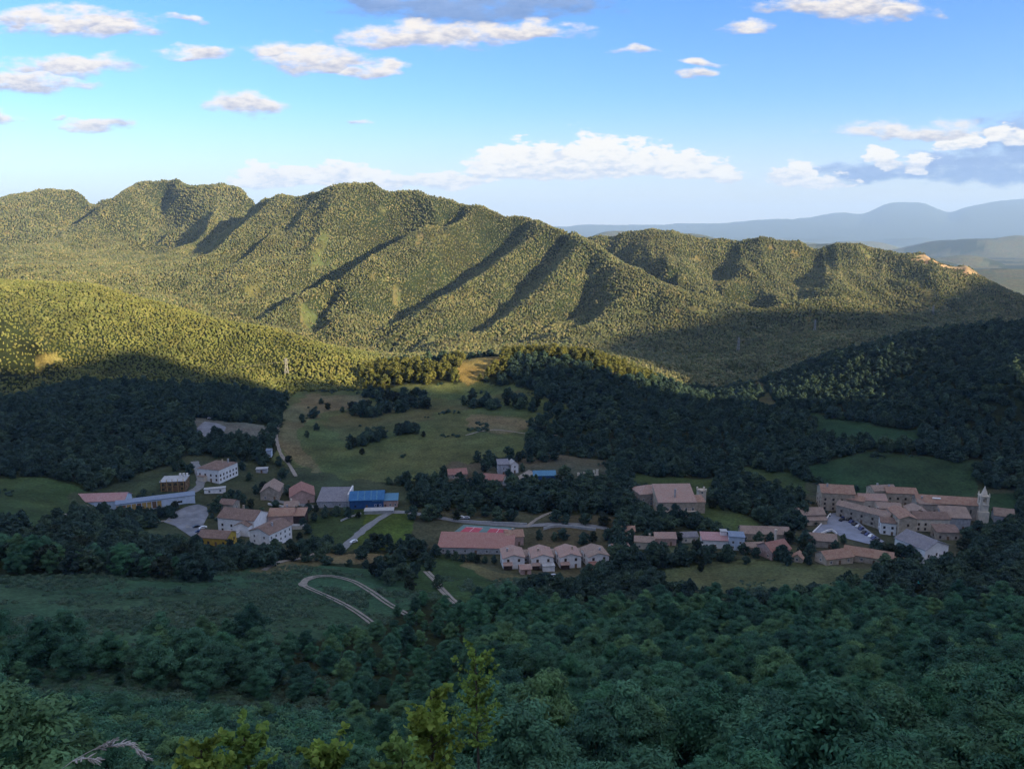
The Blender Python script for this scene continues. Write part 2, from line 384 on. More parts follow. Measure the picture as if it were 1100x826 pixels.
def grid_mesh(name, i0, i1, mat):
    nr = i1 - i0
    me = bpy.data.meshes.new(name)
    co = np.stack([XX[i0:i1], YY[i0:i1], ZZ[i0:i1]], -1).reshape(-1, 3).astype(np.float32)
    k = np.arange((nr - 1) * NS).reshape(nr - 1, NS)[:, :-1]
    f = np.stack([k, k + 1, k + NS + 1, k + NS], -1).reshape(-1)
    me.vertices.add(len(co)); me.vertices.foreach_set('co', co.ravel())
    me.loops.add(len(f)); me.loops.foreach_set('vertex_index', f.astype(np.int32))
    nf = len(f) // 4
    me.polygons.add(nf); me.polygons.foreach_set('loop_start', np.arange(nf, dtype=np.int32) * 4)
    me.polygons.foreach_set('use_smooth', np.ones(nf, bool))
    me.update(calc_edges=True)
    at = me.color_attributes.new('cover', 'FLOAT_COLOR', 'POINT')
    at.data.foreach_set('color', CV[i0:i1].reshape(-1))
    o = bpy.data.objects.new(name, me); COL.objects.link(o); me.materials.append(mat)
    o['kind'] = 'structure'
    return o
m_ground, nt, b = newmat('ground')
tc = nd(nt, 'ShaderNodeNewGeometry').outputs['Position']
at = nd(nt, 'ShaderNodeAttribute', attribute_name='cover')
n1 = noise_(nt, tc, .045, 5, .65); n2 = noise_(nt, tc, .6, 4, .7); n3 = noise_(nt, tc, .012, 3)
f = math_(nt, 'MULTIPLY', maprange(nt, n1.outputs[0], .3, .7, .6, 1.4), maprange(nt, n2.outputs[0], .3, .7, .55, 1.45))
hs = mix_(nt, maprange(nt, n3.outputs[0], .4, .62), (1.1, .98, .85), (.9, 1.05, .95))
c = mix_(nt, 1.0, at.outputs['Color'], hs, 'MULTIPLY')
vm = nd(nt, 'ShaderNodeVectorMath', operation='SCALE'); nt.links.new(c, vm.inputs[0]); nt.links.new(f, vm.inputs[3])
nt.links.new(vm.outputs[0], b.inputs['Base Color'])
bp = nd(nt, 'ShaderNodeBump'); bp.inputs['Strength'].default_value = .6; bp.inputs['Distance'].default_value = .6
nt.links.new(n2.outputs[0], bp.inputs['Height']); nt.links.new(bp.outputs[0], b.inputs['Normal'])
b.inputs['Roughness'].default_value = .95; b.inputs['Specular IOR Level'].default_value = .05
ksp = int(np.searchsorted(LG, math.log(3300)))
terr = grid_mesh('terrain', 0, ksp + 1, m_ground)
mts = grid_mesh('mountains', ksp, NL, m_ground)

# the mountain behind the viewer whose shadow lies over the valley
def back_hill():
    ex = np.array([p[0] for p in EP]); ez = np.array([p[1] for p in EP])
    xs = np.arange(-1500, 5000, 12.0)
    hz = np.interp(xs, np.r_[-1500, 300, 700, ex, 4000, 5000], np.r_[160, 250, 300, ez, 690, 720])
    rows = [(0, None)]
    bm = bmesh.new(); grid = []
    ts = [0, .15, .3, .45, .6, .7, .8, .87, .92, .96, .985, 1.0]
    for i, x in enumerate(xs):
        h = hz[i]
        yt = BACK + (h + 150) / .6
        lim = x / 1.35 if x > 0 else -14
        yt = min(yt, max(lim, -14))
        zt = -14 - 1.0 * min(140, max(0, abs(x) - 10) * .45)
        col = []
        for t in ts:   # front, toe to crest
            w = 8 * float(vnoise(np.array(x / 90), np.array(t * 4), 77)) * (4 * t * (1 - t))
            col.append(bm.verts.new((x, yt + (BACK - yt) * t, zt + (h - zt) * (t ** 3.6) + w * (1 - t))))
        for t in (.1, .3, .6, 1.0):
            col.append(bm.verts.new((x, BACK - 1500 * t, h + (-150 - h) * t)))
        grid.append(col)
    for a, c in zip(grid[:-1], grid[1:]):
        for k in range(len(a) - 1):
            bm.faces.new((a[k], c[k], c[k + 1], a[k + 1]))
    bmesh.ops.recalc_face_normals(bm, faces=bm.faces)
    me = bpy.data.meshes.new('hill'); bm.to_mesh(me); bm.free()
    for p in me.polygons: p.use_smooth = True
    o = bpy.data.objects.new('hill', me); COL.objects.link(o); o['kind'] = 'structure'
    m, nt, b = newmat('hill_wood')
    tc = nd(nt, 'ShaderNodeNewGeometry').outputs['Position']
    nn = noise_(nt, tc, .1, 5, .7)
    nt.links.new(mix_(nt, nn.outputs[0], (.015, .022, .01), (.05, .06, .025)), b.inputs['Base Color'])
    me.materials.append(m)
back_hill()

# ------------------------------------------------------------------ light, sky with clouds, haze
sl = bpy.data.lights.new('sun', 'SUN'); so = bpy.data.objects.new('sun', sl); COL.objects.link(so)
sl.energy = 5.0; sl.angle = R(.45); sl.color = (1.0, .80, .50)
so.rotation_euler = (-SUN).to_track_quat('-Z', 'Y').to_euler()
so.location = (200, -200, 900)

CLOUDS = [  # u, v, half width, half height, softness 0..1
 (85,28,70,15,.2),(30,22,50,9,.3),(120,34,45,10,.3),(75,74,68,11,.2),(40,90,48,15,.2),(10,92,30,14,.2),
 (208,59,36,7,.7),(340,66,58,13,.15),(300,57,30,10,.2),(395,76,30,9,.3),(268,114,38,12,.15),(102,134,34,6,.4),(3,126,16,7,.4),
 (445,44,75,16,.3),(500,38,70,13,.4),(560,36,60,9,.5),(905,6,75,14,.3),(960,16,42,11,.3),
 (745,67,24,4,.5),(757,78,18,5,.4),(680,55,18,4,.6),(805,31,34,6,.85),(200,20,24,5,.9),
 (985,141,78,9,.35),(388,132,14,4,.9),(70,125,12,4,.8)]
BANK = [(290,190,38,15),(345,190,50,13),(400,194,60,10),(470,196,60,11),(545,184,44,20),(590,180,44,25),(640,177,46,26),(690,180,44,24),(735,185,44,17),(775,190,30,8),(300,196,60,8),
        (853,190,24,13),(945,176,20,15),(985,180,22,13),(1030,158,22,14),(1082,148,24,12),(880,195,40,8)]
BLUE = [(508,8,110,24),(585,4,60,16),(430,2,60,9),(1075,176,62,27),(1010,182,52,16),(925,188,50,10),(1095,150,40,22),(960,186,60,9)]
wd = bpy.data.worlds.new('World'); SC.world = wd; wd.use_nodes = True
nt = wd.node_tree; nt.nodes.clear()
sky = nd(nt, 'ShaderNodeTexSky'); sky.sky_type = 'NISHITA'; sky.sun_disc = False
sky.sun_elevation = SUN_EL; sky.sun_rotation = math.atan2(SUN.x, SUN.y)
sky.air_density = 1.0; sky.dust_density = .6; sky.ozone_density = 2.0; sky.altitude = 600
tcw = nd(nt, 'ShaderNodeTexCoord').outputs['Generated']
sep = nd(nt, 'ShaderNodeSeparateXYZ'); nt.links.new(tcw, sep.inputs[0])
yy_ = math_(nt, 'MAXIMUM', sep.outputs[1], .05)
X_ = math_(nt, 'DIVIDE', sep.outputs[0], yy_); Z_ = math_(nt, 'DIVIDE', sep.outputs[2], yy_)
def comb(x, y):
    c_ = nd(nt, 'ShaderNodeCombineXYZ'); nt.links.new(x, c_.inputs[0]); nt.links.new(y, c_.inputs[1]); return c_.outputs[0]
front = maprange(nt, sep.outputs[1], .1, .35)
v1 = comb(X_, math_(nt, 'MULTIPLY', Z_, 2.6))
nw = noise_(nt, v1, 16, 2, .5)
na = noise_(nt, v1, 26, 8, .62)
nb = noise_(nt, v1, 60, 5, .6)
# gently warp the coordinates so that no outline is an ellipse
nws = nd(nt, 'ShaderNodeSeparateColor'); nt.links.new(nw.outputs[1], nws.inputs[0])
Xw = math_(nt, 'MULTIPLY_ADD', math_(nt, 'SUBTRACT', nws.outputs[0], .5), .085, X_)
Zw = math_(nt, 'MULTIPLY_ADD', math_(nt, 'SUBTRACT', nws.outputs[1], .5), .030, Z_)
def group(lst, flat):
    """smallest elliptical distance over a list of clouds; also how high in its cloud a point lies"""
    best, hgt = None, None
    for e in lst:
        s, q = sq(e[0], e[1]); rx, rz = e[2] / F * 1.25, e[3] / F * 1.35
        dx = math_(nt, 'MULTIPLY', math_(nt, 'SUBTRACT', Xw, s), 1 / rx)
        dz = math_(nt, 'MULTIPLY', math_(nt, 'SUBTRACT', Zw, q), 1 / rz)
        if flat:
            dzn = math_(nt, 'MULTIPLY', math_(nt, 'MINIMUM', dz, 0), flat)
            dzz = math_(nt, 'ADD', math_(nt, 'MAXIMUM', dz, 0), dzn)
        else: dzz = dz
        d = math_(nt, 'SUBTRACT', 1, math_(nt, 'ADD', math_(nt, 'MULTIPLY', dx, dx), math_(nt, 'MULTIPLY', dzz, dzz)))
        if len(e) > 4 and e[4] > .3: d = math_(nt, 'SUBTRACT', d, (e[4] - .3) * .45)
        if best is None: best, hgt = d, dz
        else:
            g = math_(nt, 'GREATER_THAN', d, best)
            hm = nd(nt, 'ShaderNodeMix', data_type='FLOAT'); nt.links.new(g, hm.inputs[0]); nt.links.new(hgt, hm.inputs[2]); nt.links.new(dz, hm.inputs[3])
            hgt = hm.outputs[0]; best = math_(nt, 'MAXIMUM', best, d)
    return best, hgt
nac = math_(nt, 'SUBTRACT', na.outputs[0], .5); nbc = math_(nt, 'SUBTRACT', nb.outputs[0], .5)
d1, h1 = group(CLOUDS, 1.6)
d2, h2 = group(BANK, 2.6)
d3, h3 = group(BLUE, 1.5)
m1 = maprange(nt, math_(nt, 'MULTIPLY_ADD', nac, 3.0, d1), -.05, .95, smooth=True)
m2 = maprange(nt, math_(nt, 'ADD', math_(nt, 'MULTIPLY_ADD', nac, 2.2, d2), math_(nt, 'MULTIPLY', nbc, 1.6)), .05, .45, smooth=True)
m3 = maprange(nt, math_(nt, 'MULTIPLY_ADD', nac, 3.2, d3), -.15, .95, smooth=True)
CL_K = 1.0
t1 = maprange(nt, math_(nt, 'MULTIPLY_ADD', nbc, 2.4, h1), -.75, .55, smooth=True)
c1 = mix_(nt, t1, (.47, .47, .58), (1.05, .95, .84))
t2 = maprange(nt, math_(nt, 'ADD', math_(nt, 'MULTIPLY', nbc, 3.0), math_(nt, 'MULTIPLY_ADD', nac, 2.0, h2)), -.7, .5, smooth=True)
c2 = mix_(nt, t2, (.66, .69, .80), (1.15, 1.06, .92))
t3 = maprange(nt, math_(nt, 'MULTIPLY_ADD', nbc, 1.6, h3), -.6, 1.1)
c3 = mix_(nt, t3, (.15, .28, .58), (.36, .50, .82))
# the sky itself: Nishita, with its blue a little deeper as in the picture
hsv = nd(nt, 'ShaderNodeHueSaturation'); hsv.inputs['Saturation'].default_value = SKY_SAT; hsv.inputs['Value'].default_value = 1.0
nt.links.new(sky.outputs[0], hsv.inputs['Color'])
skc = mix_(nt, 1.0, hsv.outputs[0], SKY_TINT, 'MULTIPLY')
skv = math_(nt, 'MULTIPLY', maprange(nt, Z_, .17, -.01, smooth=True), VEIL)
ksc = nd(nt, 'ShaderNodeVectorMath', operation='SCALE')
def scaled(c, k):
    s_ = nd(nt, 'ShaderNodeVectorMath', operation='SCALE'); nt.links.new(c, s_.inputs[0]); s_.inputs[3].default_value = k; return s_.outputs[0]
CK = CLOUD_RAD / SKY_STR
skc = mix_(nt, skv, skc, tuple(c_ * CK for c_ in (.80, .75, .75)))     # thin pale veil of cloud low over the horizon
s1 = mix_(nt, math_(nt, 'MULTIPLY', math_(nt, 'MULTIPLY', m3, .97), front), skc, scaled(c3, CK))
s2 = mix_(nt, math_(nt, 'MULTIPLY', math_(nt, 'MULTIPLY', m2, .97), front), s1, scaled(c2, CK))
s3 = mix_(nt, math_(nt, 'MULTIPLY', math_(nt, 'MULTIPLY', m1, .96), front), s2, scaled(c1, CK))
# broken bright cloud overhead, out of view, added to lift the light in shade
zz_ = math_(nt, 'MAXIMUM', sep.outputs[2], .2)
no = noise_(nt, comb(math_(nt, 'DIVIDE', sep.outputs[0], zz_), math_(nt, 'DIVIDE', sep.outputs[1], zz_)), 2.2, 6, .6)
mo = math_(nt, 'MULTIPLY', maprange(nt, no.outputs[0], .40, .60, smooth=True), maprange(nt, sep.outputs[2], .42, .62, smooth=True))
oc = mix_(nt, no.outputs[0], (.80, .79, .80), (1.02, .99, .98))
s3 = mix_(nt, math_(nt, 'MULTIPLY', mo, .9), s3, scaled(oc, CK * OVER_FILL))
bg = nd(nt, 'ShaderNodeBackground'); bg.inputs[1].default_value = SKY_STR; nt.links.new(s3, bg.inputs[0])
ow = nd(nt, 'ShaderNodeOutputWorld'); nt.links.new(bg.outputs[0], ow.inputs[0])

hm_ = bmesh.new(); bmesh.ops.create_cube(hm_, size=1)
me = bpy.data.meshes.new('haze'); hm_.to_mesh(me); hm_.free()
hz = bpy.data.objects.new('haze', me); COL.objects.link(hz); hz['kind'] = 'stuff'
zb, zt_ = float(ZZ.min()) - 2, max(1150.0, float(ZZ.max()) + 8)
zb = min(zb, -330)
hz.location = (0, 17500, (zb + zt_) / 2); hz.scale = (80000, 40000, zt_ - zb)
m = bpy.data.materials.new('haze'); m.use_nodes = True; nh = m.node_tree
nh.nodes.remove(nh.nodes['Principled BSDF'])
pv = nd(nh, 'ShaderNodeVolumePrincipled'); pv.inputs['Color'].default_value = (.42, .64, 1, 1); pv.inputs['Density'].default_value = HAZE
pv.inputs['Anisotropy'].default_value = 0.0
nh.links.new(pv.outputs[0], nh.nodes['Material Output'].inputs['Volume'])
me.materials.append(m)

vs = SC.view_settings; SC.display_settings.display_device = 'sRGB'
vs.view_transform = 'Standard'; vs.look = 'None'; vs.exposure = EXPO; vs.gamma = 1; vs.use_curve_mapping = False
SC.cycles.use_denoising = True
try: SC.cycles.denoiser = 'OPENIMAGEDENOISE'
except Exception: pass
SC.cycles.max_bounces = 5; SC.cycles.diffuse_bounces = 2; SC.cycles.glossy_bounces = 2; SC.cycles.transmission_bounces = 3
SC.cycles.volume_bounces = 0; SC.cycles.transparent_max_bounces = 4
SC.cycles.caustics_reflective = SC.cycles.caustics_refractive = False
SC.cycles.use_adaptive_sampling = True; SC.cycles.adaptive_threshold = .02
SC.cycles.sample_clamp_indirect = 4

# ------------------------------------------------------------------ object helpers
def tag(o, label=None, cat=None, group=None, kind=None):
    if label: o['label'] = label
    if cat: o['category'] = cat
    if group: o['group'] = group
    if kind: o['kind'] = kind
    return o
def empty(name, loc, rz=0.0):
    o = bpy.data.objects.new(name, None); COL.objects.link(o)
    o.location = loc; o.rotation_euler = (0, 0, rz); o.empty_display_size = .5
    return o
def mesh_obj(name, me, parent=None):
    o = bpy.data.objects.new(name, me); COL.objects.link(o)
    if parent is not None: o.parent = parent
    return o
def np_mesh(name, V, Fq, mat, smooth=False):
    """V (n,3), Fq (m,k) faces of k corners"""
    me = bpy.data.meshes.new(name); V = np.asarray(V, np.float32); Fq = np.asarray(Fq, np.int32); k = Fq.shape[1]
    me.vertices.add(len(V)); me.vertices.foreach_set('co', V.ravel())
    me.loops.add(Fq.size); me.loops.foreach_set('vertex_index', Fq.ravel())
    me.polygons.add(len(Fq)); me.polygons.foreach_set('loop_start', np.arange(len(Fq), dtype=np.int32) * k)
    me.polygons.foreach_set('use_smooth', np.full(len(Fq), smooth))
    me.update(calc_edges=True)
    if mat: me.materials.append(mat)
    return me

# ------------------------------------------------------------------ foliage materials
def leaf_mat(name, cols, vary=.35, scale=.8, trans=.0, gain=1.0, patchy=False):
    m, nt, b = newmat(name)
    oi = nd(nt, 'ShaderNodeObjectInfo')
    rp = nd(nt, 'ShaderNodeValToRGB'); rp.color_ramp.interpolation = 'LINEAR'
    e = rp.color_ramp.elements
    while len(e) < len(cols): e.new(.5)
    for i, c in enumerate(cols): e[i].position = i / (len(cols) - 1); e[i].color = (c[0] * gain, c[1] * gain, c[2] * gain, 1)
    nt.links.new(oi.outputs['Random'], rp.inputs[0])
    pos = nd(nt, 'ShaderNodeNewGeometry').outputs['Position']
    nn = noise_(nt, pos, scale, 3, .6)
    k = maprange(nt, nn.outputs[0], .3, .7, 1 - vary, 1 + vary)
    leafc = rp.outputs[0]
    if patchy:
        pn_ = noise_(nt, pos, .011, 4, .6)
        leafc = mix_(nt, maprange(nt, pn_.outputs[0], .42, .66), leafc, mix_(nt, 1.0, leafc, (1.35, 1.22, 1.1), 'MULTIPLY'))
    vm = nd(nt, 'ShaderNodeVectorMath', operation='SCALE'); nt.links.new(leafc, vm.inputs[0]); nt.links.new(k, vm.inputs[3])
    nt.links.new(vm.outputs[0], b.inputs['Base Color'])
    b.inputs['Roughness'].default_value = .7; b.inputs['Specular IOR Level'].default_value = .18
    if trans:
        tb = nd(nt, 'ShaderNodeBsdfTranslucent'); nt.links.new(vm.outputs[0], tb.inputs[0])
        mx = nd(nt, 'ShaderNodeMixShader'); mx.inputs[0].default_value = trans
        nt.links.new(b.outputs[0], mx.inputs[1]); nt.links.new(tb.outputs[0], mx.inputs[2])
        nt.links.new(mx.outputs[0], nt.nodes['Material Output'].inputs['Surface'])
    return m
m_leaf = leaf_mat('leaves', [(.014,.042,.026),(.032,.088,.042),(.018,.052,.032),(.062,.115,.046),(.020,.060,.036),(.042,.098,.052),(.013,.038,.026)], .5, .35, .18, LEAF_G)
m_leafv = leaf_mat('garden_leaves', [(.016,.034,.026),(.030,.052,.032),(.020,.042,.034),(.046,.074,.040),(.018,.038,.030),(.034,.060,.042),(.014,.030,.026)], .45, .30, .15, LEAF_V)
m_knoll = leaf_mat('sunlit_leaves', [(.095,.105,.026),(.14,.14,.034),(.11,.115,.028),(.085,.10,.030)], .4, .3, .15)  # sunlight put into the leaf colour: yellower, brighter leaves for the knoll trees
m_dark = leaf_mat('dark_leaves', [(.014,.024,.013),(.020,.032,.016),(.022,.034,.020)], .35, .5, .1)
m_far = leaf_mat('forest_leaves', [(.032,.045,.018),(.058,.063,.026),(.040,.052,.021),(.092,.086,.042),(.049,.057,.024),(.068,.067,.031),(.034,.047,.020)], .3, .03, .1, FAR_G, True)
m_farhill = leaf_mat('hill_leaves', [(.050,.062,.018),(.072,.080,.022),(.058,.068,.019),(.092,.092,.030),(.064,.074,.021)], .35, .03, .1, FAR_G * .9, True)
m_bright = leaf_mat('young_leaves', [(.18,.28,.06),(.25,.32,.06),(.19,.30,.085)], .45, 3.0, .35)
m_scrub = leaf_mat('scrub_leaves', [(.046,.092,.060),(.066,.120,.072),(.092,.135,.080),(.052,.100,.068)], .4, .6, .1)
m_bark, nt, b = newmat('bark')
pos = nd(nt, 'ShaderNodeNewGeometry').outputs['Position']
nt.links.new(mix_(nt, noise_(nt, pos, 3, 4).outputs[0], (.05, .036, .025), (.14, .11, .08)), b.inputs['Base Color'])

# ------------------------------------------------------------------ tree meshes
def tube_rings(V, Fq, pts, rad, sides=6):
    base = len(V)
    for i, (p, r) in enumerate(zip(pts, rad)):
        d = Vector(pts[min(i + 1, len(pts) - 1)]) - Vector(pts[max(i - 1, 0)])
        d = d.normalized() if d.length > 1e-6 else Vector((0, 0, 1))
        a = d.orthogonal().normalized(); c = d.cross(a)
        for k in range(sides):
            t = 2 * math.pi * k / sides
            V.append(tuple(Vector(p) + a * (math.cos(t) * r) + c * (math.sin(t) * r)))
    for i in range(len(pts) - 1):
        for k in range(sides):
            a0 = base + i * sides + k; a1 = base + i * sides + (k + 1) % sides
            Fq.append((a0, a1, a1 + sides, a0 + sides))
def lobes_for(r_, h, rad, n, base=.22, style='oak'):
    out = []
    for i in range(n):
        t = (i + .5) / n
        if style == 'oak':
            zz = h * (base + (1 - base) * (t ** .8) * .93)
            w = math.sin(math.pi * min(1, .18 + .80 * t)) ** .8
            a = i * 2.4 + r_.uniform(-.6, .6); rr = rad * w * r_.uniform(.15, .95)
            lr = rad * r_.uniform(.18, .36) * (.65 + .45 * w)
            out.append((rr * math.cos(a), rr * math.sin(a), zz - lr * .35 + r_.uniform(-.05, .05) * h, lr, lr * r_.uniform(.42, .75)))
        else:
            zz = h * (.08 + .9 * t); rr = rad * (1 - t) ** .6
            a = r_.uniform(0, 6.283)
            out.append((rr * .35 * math.cos(a), rr * .35 * math.sin(a), zz, max(.25, rr * .75), max(.4, h / n * 1.2)))
    return out
def crown_mesh(name, lobes, nleaf, size, mat, seed, up=.35):
    g = np.random.default_rng(seed)
    L_ = np.array(lobes); w = L_[:, 3] ** 2; w /= w.sum()
    li = g.choice(len(L_), nleaf, p=w)
    d = g.normal(size=(nleaf, 3)); d /= np.linalg.norm(d, axis=1)[:, None]
    flip = (d[:, 2] < -.25) & (g.random(nleaf) < .75); d[flip, 2] *= -1
    rr = np.abs(g.normal(.88, .24, nleaf))
    c = L_[li, :3] + d * np.c_[L_[li, 3], L_[li, 3], L_[li, 4]] * rr[:, None]
    nrm = d + g.normal(size=(nleaf, 3)) * .55 + np.array([0, 0, up]); nrm /= np.linalg.norm(nrm, axis=1)[:, None]
    t = np.cross(nrm, g.normal(size=(nleaf, 3))); t /= np.linalg.norm(t, axis=1)[:, None]
    bt = np.cross(nrm, t)
    s = size * g.uniform(.55, 1.35, nleaf)[:, None]
    # a leaf spray: a kite with a tip, so that nothing reads as a square card
    V = np.stack([c - t * s * .75, c + bt * s * .42 - nrm * s * .1, c + t * s * .95, c - bt * s * .42 - nrm * s * .1], 1).reshape(-1, 3)
    Fq = np.arange(nleaf * 4).reshape(-1, 4)
    return np_mesh(name, V, Fq, mat)
def trunk_mesh(name, h, r0, lobes, seed):
    r_ = random.Random(seed); V, Fq = [], []
    top = h * .72; pts = [(0, 0, -1.0)]; rad = [r0 * 1.35]
    x = y = 0
    for i in range(1, 7):
        t = i / 6; x += r_.uniform(-.08, .08) * h * .1; y += r_.uniform(-.08, .08) * h * .1
        pts.append((x, y, top * t)); rad.append(r0 * (1 - .8 * t))
    tube_rings(V, Fq, pts, rad, 7)
    for lb in sorted(lobes, key=lambda l: -l[3])[:8]:
        z0 = max(h * .14, min(top * .9, lb[2] - lb[3] * 1.1)); k = z0 / top * 6; i = min(5, int(k)); f_ = k - i
        p0 = Vector(pts[i]).lerp(Vector(pts[i + 1]), f_); rr = rad[i] * .5
        p2 = Vector(lb[:3]); p1 = p0.lerp(p2, .5) + Vector((0, 0, -.06 * h))
        tube_rings(V, Fq, [tuple(p0), tuple(p1), tuple(p2)], [rr, rr * .6, rr * .15], 5)
    return np_mesh(name, V, Fq, m_bark, True)
TREES_HI, TREES_MID, CYP = [], [], []
for k in range(6):
    r_ = random.Random(100 + k); h = 8.5 + r_.uniform(-1.2, 1.5); rad = 3.6 + r_.uniform(-.5, .7)
    lb = lobes_for(r_, h, rad, 34 + k * 3, .15)
    TREES_HI.append((crown_mesh('crown', lb, 16000, .205, m_leaf, 200 + k, .6), trunk_mesh('trunk', h, .24, lb, 300 + k), h, rad))
for k in range(6):
    r_ = random.Random(400 + k); h = 8 + r_.uniform(-1, 1.4); rad = 3.7 + r_.uniform(-.5, .8)
    lb = lobes_for(r_, h, rad, 24 + 2 * k, .1)
    TREES_MID.append((crown_mesh('crown', lb, 1700, .62, m_leafv, 500 + k), trunk_mesh('trunk', h, .26, lb, 600 + k), h, rad))
lb = lobes_for(random.Random(7), 11, 1.5, 14, style='cyp')
CYP = (crown_mesh('crown', lb, 1600, .5, m_dark, 77), trunk_mesh('trunk', 11, .2, lb, 78), 11, 1.5)
lb = lobes_for(random.Random(9), 8.5, 4.2, 28, .1)
DARKT = (crown_mesh('crown', lb, 2200, .6, m_dark, 79), trunk_mesh('trunk', 8.5, .28, lb, 80), 8.5, 4.2)

def blob_mesh(name, seed, mat, n=5, con=False):
    """a small far-off tree: a few jagged leaf masses and loose tufts around them"""
    r_ = random.Random(seed); bm = bmesh.new()
    for i in range(n):
        if con:
            z = 1.2 + 5.5 * i / n; rr = 2.3 * (1 - i / (n + .6)); c = Vector((r_.uniform(-.2, .2), r_.uniform(-.2, .2), z)); sz = 1.5
        else:
            a = r_.uniform(0, 6.28); c = Vector((math.cos(a) * r_.uniform(.3, 1.9), math.sin(a) * r_.uniform(.3, 1.9), r_.uniform(2.2, 5.6))); rr = r_.uniform(1.2, 2.1); sz = rr * .85
        M = Matrix.Translation(c) @ Matrix.Diagonal((rr, rr, sz, 1)) @ Matrix.Rotation(r_.uniform(0, 6), 4, Vector((r_.random(), r_.random(), r_.random())).normalized())
        for v in bmesh.ops.create_icosphere(bm, subdivisions=2 if not con else 1, radius=1, matrix=M)['verts']:
            v.co += (v.co - c) * r_.uniform(-.28, .28)
    me = bpy.data.meshes.new(name); bm.to_mesh(me); bm.free(); me.materials.append(mat)
    return me

# ------------------------------------------------------------------ woods too many to count: one object each, instanced on points
def scatter(name, pts, scl, rotz, var, protos, label, cat):
    me = bpy.data.meshes.new(name + '_points'); k = len(pts)
    me.vertices.add(k); me.vertices.foreach_set('co', np.asarray(pts, np.float32).ravel())
    for nm, ty, dat, key in (('var', 'INT', np.asarray(var, np.int32), 'value'), ('scl', 'FLOAT_VECTOR', np.asarray(scl, np.float32), 'vector'), ('rot', 'FLOAT_VECTOR', np.c_[np.zeros(k), np.zeros(k), rotz].astype(np.float32), 'vector')):
        a_ = me.attributes.new(nm, ty, 'POINT'); a_.data.foreach_set(key, dat.ravel())
    o = mesh_obj(name, me); tag(o, label, cat, None, 'stuff')
    ng = bpy.data.node_groups.new(name, 'GeometryNodeTree')
    ng.interface.new_socket('Geometry', in_out='INPUT', socket_type='NodeSocketGeometry')
    ng.interface.new_socket('Geometry', in_out='OUTPUT', socket_type='NodeSocketGeometry')
    gi, go = ng.nodes.new('NodeGroupInput'), ng.nodes.new('NodeGroupOutput')
    g2i = ng.nodes.new('GeometryNodeGeometryToInstance')
    for pm in reversed(protos):
        po = bpy.data.objects.new('tree_source', pm)
        oi = ng.nodes.new('GeometryNodeObjectInfo'); oi.inputs['Object'].default_value = po
        ng.links.new(oi.outputs['Geometry'], g2i.inputs[0])
    iop = ng.nodes.new('GeometryNodeInstanceOnPoints'); iop.inputs['Pick Instance'].default_value = True
    ng.links.new(gi.outputs[0], iop.inputs['Points']); ng.links.new(g2i.outputs[0], iop.inputs['Instance'])
    for nm, ty, sk in (('var', 'INT', 'Instance Index'), ('scl', 'FLOAT_VECTOR', 'Scale'), ('rot', 'FLOAT_VECTOR', 'Rotation')):
        na_ = ng.nodes.new('GeometryNodeInputNamedAttribute'); na_.data_type = ty; na_.inputs[0].default_value = nm
        ng.links.new(na_.outputs[0], iop.inputs[sk])
    ng.links.new(iop.outputs[0], go.inputs[0])
    md = o.modifiers.new('scatter', 'NODES'); md.node_group = ng
    return o
def clear_at(x, y):
    fl = np.clip(np.rint(np.interp(np.log(y), LG, np.arange(NL))).astype(int), 0, NL - 1)
    fs = np.clip(np.rint(np.interp(x / y, SG, np.arange(NS))).astype(int), 0, NS - 1)
    return CLEAR[fl, fs]
def open_at(x, y):
    fl = np.clip(np.rint(np.interp(np.log(y), LG, np.arange(NL))).astype(int), 0, NL - 1)
    fs = np.clip(np.rint(np.interp(x / y, SG, np.arange(NS))).astype(int), 0, NS - 1)
    return OPEN[fl, fs]
def jgrid(y0, y1, sp, smax, seed, jit=.42):
    g = np.random.default_rng(seed)
    X, Y = np.meshgrid(np.arange(-smax * y1, smax * y1, sp), np.arange(y0, y1, sp * .87))
    X = X + (np.arange(X.shape[0]) % 2)[:, None] * sp * .5
    X = X + g.uniform(-jit, jit, X.shape) * sp; Y = Y + g.uniform(-jit, jit, X.shape) * sp
    X, Y = X.ravel(), Y.ravel()
    k = (np.abs(X) < smax * Y) & (Y > y0) & (Y < y1)
    return X[k], Y[k]
def wood(name, y0, y1, sp, smax, seed, protos, s0, s1, label, sel=None, hs=(.85, 1.2)):
    x, y = jgrid(y0, y1, sp, smax, seed); k = ~clear_at(x, y)
    if sel is not None: k &= sel(x, y)
    if y0 > 800:      # thinner in the openings
        g0 = np.random.default_rng(seed + 5); k &= ~(open_at(x, y) & (g0.random(len(x)) < .62))
    x, y = x[k], y[k]; z = H(x, y)
    g = np.random.default_rng(seed + 1); m_ = len(x)
    pn = vnoise(x / 60, y / 60, seed + 9)
    s = g.uniform(s0, s1, m_) * (1 + .22 * pn)
    sc_ = np.c_[s, s, s * g.uniform(hs[0], hs[1], m_)]
    return scatter(name, np.c_[x, y, z - (1.1 if y0 > 700 else .3)], sc_, g.uniform(0, 6.28, m_), g.integers(0, len(protos), m_), protos, label, 'woodland'), (x, y)
FARP = [blob_mesh('far_crown', 900 + k, m_far, 4 + k % 3, con=(k in (2, 5))) for k in range(7)]
HILLP = [blob_mesh('hill_crown', 950 + k, m_farhill, 4 + k % 3, con=(k == 3)) for k in range(5)]
MIDP = [t[0] for t in TREES_MID]
def lefthill(x, y): return (x / y < sq(408, 350)[0]) & (y < 1130)
wood('forest', 1120, 2300, 4.2, .76, 31, FARP, .42, .84, 'dense woodland covering the long sunlit mountain ridge and its spurs', lambda x, y: ~lefthill(x, y))
